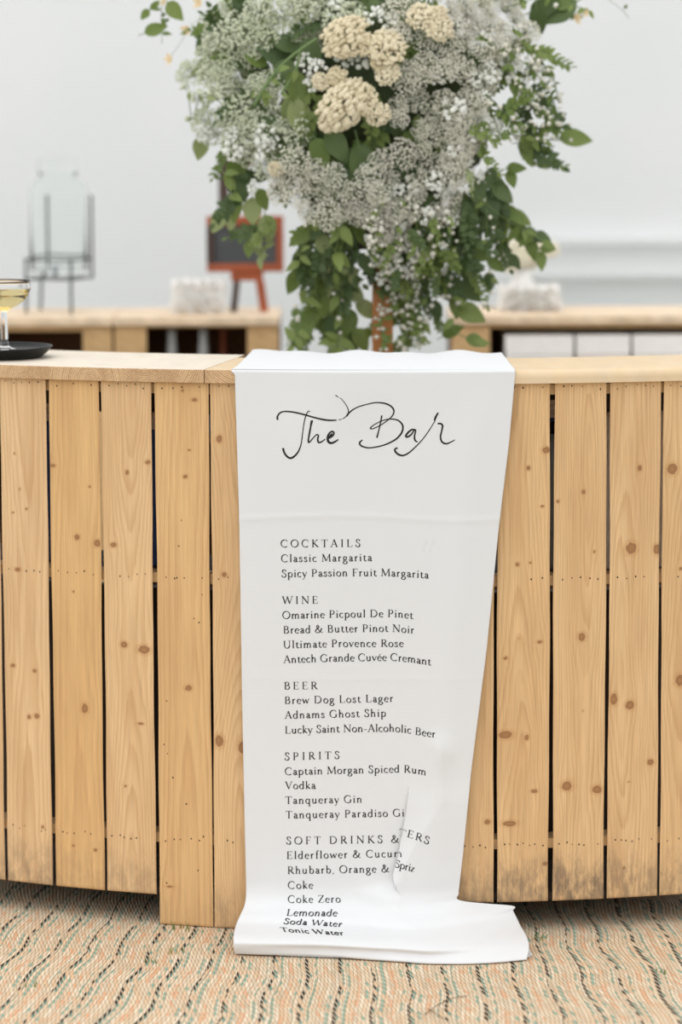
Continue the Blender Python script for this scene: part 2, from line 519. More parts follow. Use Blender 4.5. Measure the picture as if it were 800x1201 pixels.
# ------------------------------------------------------------------ the setting
def tent_wall():
    nx, nz = 160, 60
    v, f = [], []
    for j in range(nz + 1):
        z = -0.01 + 3.0 * j / nz
        for i in range(nx + 1):
            x = -3.2 + 6.4 * i / nx
            y = 3.2 + 0.012 * math.sin(x * 5.1 + 0.6 * z) + 0.02 * math.sin(x * 1.7 + z * 1.3 + 1) + 0.010 * math.sin(z * 3.7 + x)
            v.append((x, y, z))
    for j in range(nz):
        for i in range(nx):
            a = j * (nx + 1) + i
            f.append((a, a + 1, a + nx + 2, a + nx + 1))
    o = mesh_obj('wall_back', v, f, M_TENT)
    md = o.modifiers.new('thickness', 'SOLIDIFY'); md.thickness = 0.002
    tag(o, 'white marquee wall behind the bar', 'wall', kind='structure')
    # hem bands across the lower right of the wall
    for i, (py, h) in enumerate(((283, 0.034), (323, 0.026))):
        p0 = at_y(592, py, 3.14); z = p0.z
        b = MB()
        b.box(p0.x, 3.0, 3.12, 3.15, z - h / 2, z + h / 2, bev=0.008)
        t = b.build('trim_%d' % (i + 1), M_TENT)
        tag(t, ('upper' if i == 0 else 'lower') + ' white horizontal hem band on the marquee wall', 'trim', kind='structure')
tent_wall()

g = MB(); g.box(-4, 4, -5.2, 4.2, -0.05, -0.008)
tag(g.build('floor', M_SOIL), 'turf under the rug', 'ground', kind='structure')
g = MB(); g.box(-2.2, 2.2, -1.6, 1.2, -0.0078, 0.0, bev=0.003)
rug = g.build('woven_rug', M_RUG)
tag(rug, 'beige woven rug with wavy teal, peach and black stripes under the bar', 'rug')

# ------------------------------------------------------------------ the bar
def board_mesh(name, Wd, Ln, th, seed, knots, parent, loc, rz, tone, grime, nails, arch=0.5, clip=None):
    """one upright board; local x across, z up from its lower end, front face at y = 0"""
    rng = random.Random(seed)
    nx = max(10, int(Wd / 0.0032)); nz = int(Ln / 0.0042)
    xs = np.concatenate(([-Wd / 2], np.linspace(-Wd / 2 + 0.0016, Wd / 2 - 0.0016, nx - 1), [Wd / 2]))
    zs = np.concatenate(([0], np.linspace(0.0016, Ln - 0.0016, nz - 1), [Ln]))
    Xg, Zg = np.meshgrid(xs, zs)
    Yg = np.zeros_like(Xg)
    Yg[:, 0] = 0.0014; Yg[:, -1] = 0.0014; Yg[0, :] = 0.0014
    # wane along the edges
    ph = rng.uniform(0, 6)
    Xe = Xg + (np.sin(Zg * 7 + ph) * 0.0008 + np.sin(Zg * 23 + ph * 2) * 0.0004) * np.sign(Xg) * (np.abs(Xg) > Wd / 2 - 0.01)
    x = Xg.copy()
    knot = np.full_like(x, 4.0)
    for kx, kz, rx, rzz in knots:
        dx = Xg - kx; dz = Zg - kz
        r_ = max(rx, rzz)
        gq = np.exp(-(dx ** 2 + (dz * 0.42) ** 2) / (2 * (1.9 * r_) ** 2))
        x = x - 0.8 * gq * dx
        d = np.sqrt((dx / rx) ** 2 + (dz / rzz) ** 2)
        knot = np.minimum(knot, d)
    x0 = rng.uniform(-0.022, 0.022)
    wob = 0.006 * np.sin(Zg * 3.1 + rng.uniform(0, 6)) + 0.003 * np.sin(Zg * 8 + rng.uniform(0, 6))
    d0 = rng.uniform(0.014, 0.05) if arch > 0.3 else 0.06
    dep = d0 + 0.016 * arch * np.sin(Zg * rng.uniform(2.5, 4.5) + rng.uniform(0, 6)) + 0.01 * arch * np.sin(Zg * rng.uniform(6, 8) + rng.uniform(0, 6)) + 0.012 * Zg
    ring = np.sqrt((x - x0 - wob) ** 2 + dep ** 2) / rng.uniform(0.0042, 0.006)
    n_x, n_z = len(xs), len(zs)
    V = np.stack([Xe.ravel(), Yg.ravel(), Zg.ravel()], 1).tolist()
    idx = np.arange(n_x * n_z).reshape(n_z, n_x)
    a = idx[:-1, :-1].ravel(); b = idx[:-1, 1:].ravel(); c = idx[1:, 1:].ravel(); d = idx[1:, :-1].ravel()
    Fc = np.stack([a, b, c, d], 1).tolist()
    ringv = ring.ravel().tolist(); knotv = knot.ravel().tolist()
    # border loop to the back
    loop = list(idx[0, :]) + list(idx[1:, -1]) + list(idx[-1, -2::-1]) + list(idx[-2:0:-1, 0])
    base = len(V)
    for i in loop:
        p = V[i]; V.append([p[0] - 0.0056 * (1 if p[0] > Wd / 2 - 0.003 else -1 if p[0] < -Wd / 2 + 0.003 else 0), th, p[2]]); ringv.append(ringv[i] + 3.0); knotv.append(knotv[i])
    n = len(loop)
    for i in range(n):
        j = (i + 1) % n
        Fc.append([int(loop[j]), int(loop[i]), base + i, base + j])
    Fc.append([base + i for i in range(n)])
    mi = [0] * len(Fc)
    for nxp, nzp in nails:
        s = len(V); rr = rng.uniform(0.0011, 0.0017)
        for q in range(6):
            an = q * math.pi / 3
            V.append([nxp + rr * math.cos(an), -0.0002, nzp + rr * 1.25 * math.sin(an)]); ringv.append(0); knotv.append(4)
        Fc.append([s + q for q in range(6)]); mi.append(1)
    o = mesh_obj(name, V, Fc, [M_SLAT, M_NAIL], parent, loc, (0, 0, rz), True, mi, {'ring': ringv, 'knot': knotv})
    o['tone'] = float(tone); o['grime'] = float(grime)
    return smooth_by_angle(o, 50)

def arc_solid(phi0, phi1, r0, r1, z0, z1, n=40):
    v, f = [], []
    for i in range(n + 1):
        ph = phi0 + (phi1 - phi0) * i / n
        for rr, zz in ((r0, z0), (r1, z0), (r1, z1), (r0, z1)):
            v.append(unpolar(ph, rr, zz))
    for i in range(n):
        for k in range(4):
            l = (k + 1) % 4
            f.append((i * 4 + k, i * 4 + l, (i + 1) * 4 + l, (i + 1) * 4 + k))
    f.append((0, 3, 2, 1)); f.append((n * 4, n * 4 + 1, n * 4 + 2, n * 4 + 3))
    return v, f

def phi_at(px, py=700, rad=R):
    return polar(at_r(px, py, rad))[0]

Z_RAIL = [at_r(500, 459, R).z, at_r(500, 684, R).z, at_r(500, 993, R).z]

def worktop(unit, phi0, phi1, dep, seed, seams, rnd_px=None):
    """worktop ring segment: boards run front to back, end grain on the front edge"""
    rng = random.Random(seed)
    r_in, r_out = R - dep, R + OVH
    n = int((phi1 - phi0) * R / 0.004)
    v, f, mi, ring, knot = [], [], [], [], []
    bounds = [phi0] + [phi_at(s, 437) for s in seams] + [phi1]
    piths = [(rng.uniform(0.2, 0.8), rng.choice((-0.03, -0.012, 0.05, 0.04))) for _ in bounds]
    prof_n = None
    for i in range(n + 1):
        ph = phi0 + (phi1 - phi0) * i / n
        px = proj(unpolar(ph, r_out, ZT))[0]
        t = 0.0
        if rnd_px: t = max(0.0, min(1.0, (px - rnd_px[0]) / (rnd_px[1] - rnd_px[0])))
        er = 0.0016 + 0.0125 * t
        prof = [(r_in, ZU)] + [(r_in, ZU + TOPT * q / 3) for q in (1, 2)] + [(r_in + 0.002, ZT)]
        for q in range(1, 16): prof.append((r_in + (r_out - er - r_in) * q / 16, ZT))
        for q in range(7):
            a = math.pi / 2 * q / 6
            prof.append((r_out - er + er * math.sin(a), ZT - er + er * math.cos(a)))
        lo = ZU + 0.0012
        for q in range(1, 9): prof.append((r_out, ZT - er + (lo - ZT + er) * q / 8))
        prof.append((r_out - 0.0015, ZU))
        prof_n = len(prof)
        bi = 0
        for q in range(len(bounds) - 1):
            if ph >= bounds[q]: bi = q
        w = bounds[bi + 1] - bounds[bi]
        s0 = (ph - bounds[bi] - w * piths[bi][0]) * R
        for rr, zz in prof:
            v.append(unpolar(ph, rr, zz))
            d = math.hypot(s0, zz - ZU - TOPT / 2 - piths[bi][1])
            if rnd_px and t > 0.3:
                ring.append((rr * 1.0 + (zz - ZU) * 2 + 0.004 * math.sin(ph * 40)) / 0.009)
            else:
                ring.append(d / 0.0042 + bi * 17.3 + (0 if rr > r_out - 0.01 else (r_out - rr) * 2.5))
            knot.append(4.0)
    k = prof_n
    for i in range(n):
        for q in range(k):
            w = (q + 1) % k
            f.append((i * k + q, i * k + w, (i + 1) * k + w, (i + 1) * k + q))
            front = q >= 21
            mi.append(1 if (front and not (rnd_px and proj(v[i * k + q])[0] > rnd_px[0] + 4)) else 0)
    f.append(tuple(range(k))[::-1]); mi.append(1)
    f.append(tuple(n * k + q for q in range(k))); mi.append(1)
    o = mesh_obj('worktop', [p - unit.location for p in v], f, [M_TOP, M_END], unit, (0, 0, 0), (0, 0, 0), True, mi, {'ring': ring, 'knot': knot})
    o['tone'] = 0.0 if not rnd_px else 1.0
    return smooth_by_angle(o, 45)

KN = {  # knots read board by board: (pixel x, pixel y, half width, half height in mm)
 'A': [(17, 532, 2.2, 2.5), (23, 574, 2.2, 2.2), (31, 597, 2.6, 2.6), (15, 601, 2.5, 2), (20.6, 668, 5.5, 3.5), (15, 780.5, 5, 3), (40.5, 787, 4, 3), (34, 841, 3.5, 4), (43, 840, 5, 4), (50, 970, 3, 3)],
 'B': [(62, 546, 5, 3), (90, 630, 5, 4.5), (113.6, 637, 5, 6), (105, 570.6, 2.4, 2.4), (99.4, 831, 5.5, 8), (86, 694, 2.2, 2.5), (112, 997, 3.4, 3), (86, 992, 2.5, 2.5)],
 'C': [(149, 554, 3.2, 4), (133, 639, 5.5, 4), (173, 542, 4.5, 3.5), (169, 762, 10, 6.5), (145.5, 756, 6, 5), (165, 849, 6, 2.4), (147, 922, 2.5, 2.5)],
 'D': [(214, 458, 2.4, 3), (228, 469, 5, 3.2), (217, 559, 4, 3.2), (221, 807, 6, 4.5), (222, 528, 3, 2), (199, 1040, 6, 2)],
 'E': [(257, 515, 4.5, 6), (263, 674, 4.5, 4), (257, 869, 7, 9), (284, 877, 6, 10)],
 'F': [(641, 528, 6.5, 5), (620, 549, 3.4, 4), (607, 662, 3.4, 3.4), (622, 660, 2.4, 2.4), (636, 594, 3.4, 2.4), (593, 862, 11, 6), (618, 865, 3.5, 5), (609, 749, 2, 2), (633, 753, 4.5, 2.8), (593, 772, 3.4, 3), (627, 928, 5.5, 3.2), (598, 966, 11, 4.5), (640, 1013, 5, 3), (571.7, 964, 4, 4)],
 'G': [(684.5, 577, 3.6, 3.6), (654.5, 588, 3, 3), (697, 647, 2.6, 2.6), (682.7, 747, 6, 6.5), (684, 834, 2, 2), (665, 922, 8, 7.5), (700.6, 926, 8, 6.5)],
 'H': [(750.5, 549, 3.8, 5), (740.6, 643, 8.5, 9), (771, 644, 6, 8), (720, 820, 6, 9), (739, 827, 7, 7), (763, 894, 5.5, 5), (737.6, 917, 2, 2), (732, 1018, 2.4, 3)],
 'I': [(788.6, 550, 8, 8.5), (798.5, 667, 3, 3), (798, 798, 8, 9)],
 'J': [(571.7, 964, 5, 4)],
}

def bar_unit(name, label, boards, phi_ends, top_args, mirrored=False):
    phc = sum(phi_ends) / 2
    root = empty(name, unpolar(phc, R - 0.15, 0.0), label, 'bar counter', 'curved bar counter segments')
    for key, xl, xr, leg, tone, grime, seed, arch in boards:
        pa, pb = phi_at(xl), phi_at(xr - (0.7 if xr < 200 else 0))
        pm = (pa + pb) / 2
        wd = 2 * R * math.sin((pb - pa) / 2)
        zb = 0.0012 if leg else ZB
        Ln = ZU - 0.0006 - zb
        rng = random.Random(seed * 7 + 1)
        kn = []
        for kx, ky, rx, rz_ in KN.get(key, []):
            p = polar(at_r(kx, ky, R))
            kn.append(((p[0] - pm) * R, p[2] - zb, rx * 0.001 * 1.15, rz_ * 0.001 * 1.15))
        nails = []
        for zr, nn in ((Z_RAIL[0] + 0.004, 5), (Z_RAIL[1] + 0.004, 5), (Z_RAIL[2], 7)):
            for q in range(nn):
                if rng.random() < 0.86:
                    nails.append(((-0.5 + (q + 0.5) / nn) * wd * 0.86 + rng.uniform(-.003, .003), zr - zb + rng.uniform(-.004, .004)))
        if key == 'D':
            for q in range(14): nails.append((rng.uniform(-.4, .4) * wd, rng.uniform(0.06, Ln - 0.1)))
        cpos = unpolar(pm, R * math.cos((pb - pa) / 2), zb)
        board_mesh('leg' if leg else 'slat', wd, Ln, 0.0095, seed, kn, root, cpos - root.location, pm, tone, grime, nails, arch)
    p0, p1 = phi_ends
    eps = 0.0012
    for zr in Z_RAIL:
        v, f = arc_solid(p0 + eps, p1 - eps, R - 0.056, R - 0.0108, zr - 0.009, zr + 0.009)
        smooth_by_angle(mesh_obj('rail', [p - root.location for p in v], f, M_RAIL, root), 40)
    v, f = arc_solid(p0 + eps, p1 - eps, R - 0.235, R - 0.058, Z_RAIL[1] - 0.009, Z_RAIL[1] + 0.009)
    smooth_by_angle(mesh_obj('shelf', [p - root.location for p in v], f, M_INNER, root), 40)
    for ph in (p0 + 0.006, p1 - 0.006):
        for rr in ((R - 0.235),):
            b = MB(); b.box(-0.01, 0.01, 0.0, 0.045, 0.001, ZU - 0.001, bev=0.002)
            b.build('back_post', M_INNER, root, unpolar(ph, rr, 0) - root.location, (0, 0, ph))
    v, f = arc_solid(p0 + eps, p1 - eps, R - 0.262, R - 0.2365, 0.001, Z_RAIL[1] - 0.06)  # added dark panel, blocks light from behind so the lower gaps go dark
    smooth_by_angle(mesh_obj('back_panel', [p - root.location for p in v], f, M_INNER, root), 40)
    v, f = arc_solid(p0 + eps, p1 - eps, R - 0.2355, R - 0.011, ZB + 0.002, ZB + 0.014)  # unseen board, added to cut light and deepen the shade under the bar
    smooth_by_angle(mesh_obj('added_shade_board', [p - root.location for p in v], f, M_INNER, root), 40)
    v, f = arc_solid(p0 + eps, p1 - eps, R - 0.246, R - 0.2365, 0.945, ZU - 0.001)  # added strip, hides the bright background so the top gaps stay dark
    smooth_by_angle(mesh_obj('added_shade_apron', [p - root.location for p in v], f, M_INNER, root), 40)
    worktop(root, p0 + 0.0004, p1 - 0.0004, *top_args)
    return root

LB = [('', -118.5, -61, False, .3, .3, 41, .5), ('', -57, 1.2, False, .2, .5, 42, .5), ('A', 3.8, 57.4, False, .15, .55, 11, .4),
      ('B', 60.8, 119.2, False, .95, .25, 12, .2), ('C', 121.8, 180, False, .25, .35, 13, .7), ('D', 184, 246.2, True, .8, .12, 14, .15)]
RB = [('E', 248.8, 311.5, True, .35, .35, 21, .8), ('', 315, 378, False, .4, .3, 22, .5), ('', 382, 444, False, .4, .3, 23, .5), ('', 448, 511, False, .4, .4, 24, .5),
      ('J', 515, 579.6, False, .45, .5, 25, .5), ('F', 583.6, 644.8, False, .5, .7, 26, .6), ('G', 649.6, 710.6, False, .4, .85, 27, 1.0),
      ('H', 714.8, 773.4, False, .35, .6, 28, .9), ('I', 776.8, 836, False, .45, .6, 29, .5), ('', 840, 899, False, .4, .5, 30, .5)]
PH_SEAM = phi_at(239.5, 437, R + OVH)
bar_l = bar_unit('bar_counter', 'left segment of the curved slatted pine bar, carrying the black tray', LB, (phi_at(-120), PH_SEAM), (0.315, 5, [-93, -25, 57, 147]))
bar_r = bar_unit('bar_counter', 'right segment of the curved slatted pine bar, under the white cloth', RB, (PH_SEAM, phi_at(901)), (0.25, 9, [330, 420, 520, 640, 760], (380, 500)))

# ------------------------------------------------------------------ the menu banner
RH = R + OVH + 0.0030
ys_edge_l = [(432, 275), (520, 278), (620, 281), (800, 284), (950, 287), (1040, 289)]
ys_edge_r = [(432, 605), (520, 597), (620, 585), (760, 571), (900, 553), (1000, 543), (1040, 538.5)]
def lerp_tab(tab, y):
    return float(np.interp(y, [a for a, _ in tab], [b for _, b in tab]))

def banner_rows():
    rows = []   # endpoints in polar coordinates + tag for the pixel row
    def pol(px, py, **k):
        if 'z' in k: return polar(at_z(px, py, k['z']))
        return polar(at_r(px, py, RH + k['off']))
    bl, br = pol(297, 413, z=ZT + .003), pol(588, 414.5, z=ZT + .003)
    rows.append(((bl[0], bl[1] - .012, ZT - .05), (br[0], br[1] - .012, ZT - .05)))
    rows.append(((bl[0], bl[1] - .010, ZT - .012), (br[0], br[1] - .010, ZT - .012)))
    rows.append(((bl[0], bl[1], ZT + .002), (br[0], br[1], ZT + .002)))
    fl, fr_ = pol(276, 431, z=ZT + .002), pol(604, 433, z=ZT + .002)
    for q in (.12, .25, .4, .55, .7, .82, .92):
        rows.append(tuple(tuple(a[i] + (b[i] - a[i]) * q for i in range(3)) for a, b in ((bl, fl), (br, fr_))))
        rows[-1] = tuple((t[0], t[1], ZT + .002) for t in rows[-1])
    rr = R + OVH - .004
    fl, fr_ = (fl[0], rr, ZT + .002), (fr_[0], rr, ZT + .002)
    rows.append((fl, fr_))
    for a in (25, 50, 75):
        c, s = math.cos(math.radians(a)), math.sin(math.radians(a))
        rows.append(((fl[0], rr + .007 * s, ZT - .005 + .007 * c), (fr_[0], rr + .007 * s, ZT - .005 + .007 * c)))
    for y in list(range(440, 1041, 15)):
        rows.append((pol(lerp_tab(ys_edge_l, y), y, off=0), pol(lerp_tab(ys_edge_r, y), y, off=0)))
    tail_l = [(288.6, 1053, 'o', .005), (286.5, 1063, 'o', .017), (282, 1073, 'o', .040), (278, 1082, 'z', .035), (275.5, 1090, 'z', .0335), (274.4, 1097, 'z', .033), (274, 1104, 'z', .028), (274.2, 1110, 'z', .019), (275.5, 1116, 'z', .008)]
    tail_r = [(538, 1048, 'o', .001), (541, 1056, 'o', .002), (600, 1062, 'o', .003), (602, 1068, 'o', .007), (606, 1076, 'o', .014), (611, 1086, 'z', .027), (617, 1096, 'z', .0245), (619.5, 1106, 'z', .020), (617, 1119, 'z', .009)]
    for a, b in zip(tail_l, tail_r):
        rows.append(tuple(pol(e[0], e[1], off=e[3]) if e[2] == 'o' else pol(e[0], e[1], z=e[3]) for e in (a, b)))
    L0, R0 = rows[-1]
    for k, (dr, z) in enumerate(((-.004, .003), (-.012, .0022), (-.03, .002), (-.045, .002), (-.062, .002))):
        rows.append(((L0[0] + .004 * (k > 1), L0[1] + dr, z), (R0[0] + .006 * (k > 1), R0[1] + dr, z)))
    return rows

def catmull(P, t):
    n = len(P); i = min(int(t), n - 2); u = t - i
    p0, p1, p2, p3 = P[max(i - 1, 0)], P[i], P[i + 1], P[min(i + 2, n - 1)]
    return 0.5 * ((2 * p1) + (-p0 + p2) * u + (2 * p0 - 5 * p1 + 4 * p2 - p3) * u * u + (-p0 + 3 * p1 - 3 * p2 + p3) * u ** 3)

def sstep(a, b, x):
    t = max(0.0, min(1.0, (x - a) / (b - a))); return t * t * (3 - 2 * t)

LY = [(925, 479), (955, 476), (985, 470), (1003, 467), (1023, 461), (1045, 459), (1065, 464), (1100, 490), (1132, 526)]
RY = [(925, 524), (938, 521), (965, 503), (990, 486), (1015, 473), (1045, 463), (1065, 470), (1100, 498), (1135, 530)]

def build_banner():
    rows = banner_rows()
    PL = np.array([r[0] for r in rows]); PR = np.array([r[1] for r in rows])
    NT, NS = 340, 230
    t_tail = len(rows) - 15
    sA, sB = 0.715, 0.735
    verts = []
    for j in range(NT + 1):
        t = (len(rows) - 1) * j / NT
        a, b = catmull(PL, t), catmull(PR, t)
        a[2] = max(a[2], .0016); b[2] = max(b[2], .0016)
        phs = a[0] + (b[0] - a[0]) * 0.0
        y_mid = proj(unpolar((a[0] + b[0]) / 2, (a[1] + b[1]) / 2, (a[2] + b[2]) / 2))[1]
        hang = y_mid > 436 and t > 13
        tail = sstep(t_tail, t_tail + 2, t) * (1 - sstep(t_tail + 7, t_tail + 9, t))
        xl = proj(unpolar(*a))[0]; xr = proj(unpolar(*b))[0]
        wg = sstep(912, 942, y_mid) * (1 - sstep(1026, 1052, y_mid)) if hang else 0
        w = 15 * wg
        Lx = lerp_tab(LY, y_mid); Rx = lerp_tab(RY, y_mid)
        under = t > len(rows) - 5
        for i in range(NS + 1):
            s = i / NS
            q = s
            if wg > 0:
                lq = (Lx - xl) / (xr - xl); ww = w / (xr - xl)
                if s <= sA: qq = s / sA * (lq + ww)
                elif s <= sB: qq = lq + ww * (1 - (s - sA) / (sB - sA))
                else: qq = lq + (s - sB) / (1 - sB) * (1 - lq)
                q = s + (qq - s) * wg
            ph = a[0] + (b[0] - a[0]) * q
            qw = q + (q ** 5 - q) * tail
            rho = a[1] + (b[1] - a[1]) * qw
            z = a[2] + (b[2] - a[2]) * qw
            px = xl + (xr - xl) * q
            y = y_mid
            if hang and not under:
                bump = 0.0
                # gathered flap swelling forward on the right below the beer list
                f1 = .125 * max(0, min(y, 1062) - 936) / 645 + .002
                f1 *= sstep(925, 945, y) * (1 - .9 * sstep(1066, 1125, y))
                if px > Rx: hs = hh = max(0, 1 - (px - Rx) / max(20, (xr - Rx))) ** 1.2
                else:
                    hs = sstep(Rx - 52, Rx, px)
                    hh = .4 + .6 * (px - Lx) / max(4, Rx - Lx) if px > Lx - 2 else 0
                B = f1 * (hs + (hh - hs) * wg)
                if s > sB: bump += B + .0022 * wg
                elif s > sA:
                    k = (s - sA) / (sB - sA)
                    bump += B * (k + (1 - k) * (1 - wg)) + .0022 * wg * k
                else: bump += B * (1 - wg)
                # small puckers above the flap
                bump += .0045 * math.exp(-((px - 523) / 13) ** 2 - ((y - 880) / 17) ** 2)
                bump += .004 * math.exp(-((px - 512 - (y - 880) * .1) / 9) ** 2) * sstep(850, 880, y) * (1 - sstep(930, 950, y))
                bump += .0014 * math.exp(-((px - 500) / 14) ** 2 - ((y - 640) / 5) ** 2) * math.sin(px * .7)
                # press creases
                bump += .0011 * math.exp(-((y - 608 + 3 * math.sin(px * .02)) / 2.2) ** 2)
                bump += .0005 * math.exp(-((y - 797) / 2.5) ** 2)
                # soft vertical waves
                fade = sstep(440, 520, y)
                bump += fade * (.0022 * math.sin((px - 300) * .021 + y * .003) + .0016 * math.sin(px * .045 - y * .006 + 1) + .003 * math.exp(-((px - 548 + (y - 600) * .10) / 22) ** 2))
                # right side curls back towards the bar
                e = max(0, (q - .80) / .2)
                bump -= fade * .0  * e
                rho += bump
            elif t < 9.5 and t >= 1.5:
                back = 1 - min(1, abs(t - 2) / 4.5)
                z += (.004 * max(0, back)) * (1 + .6 * math.sin(s * 17) + .5 * math.sin(s * 31 + 1)) 
            if hang and y > 1085 and not under:
                k = sstep(1085, 1118, y) * math.exp(-((s - .78) / .3) ** 2)
                rho += .026 * k
                z -= .004 * k
            if under: rho += .026 * math.exp(-((s - .78) / .3) ** 2)
            verts.append(unpolar(ph, rho, max(z, .0016)))
    F = []
    for j in range(NT):
        for i in range(NS):
            q = j * (NS + 1) + i
            F.append((q, q + NS + 1, q + NS + 2, q + 1))
    return verts, F

bv, bf = build_banner()
B_ROOT = Vector((0.04, -0.04, 0.0))
banner = mesh_obj('menu_banner', [p - B_ROOT for p in bv], bf, M_CLOTH, None, B_ROOT)
tag(banner, 'long white cloth drinks menu draped over the bar front down to the rug', 'banner')
md = banner.modifiers.new('thickness', 'SOLIDIFY'); md.thickness = 0.0007; md.offset = -1.0
BVH = BVHTree.FromPolygons([tuple(p) for p in bv], bf)

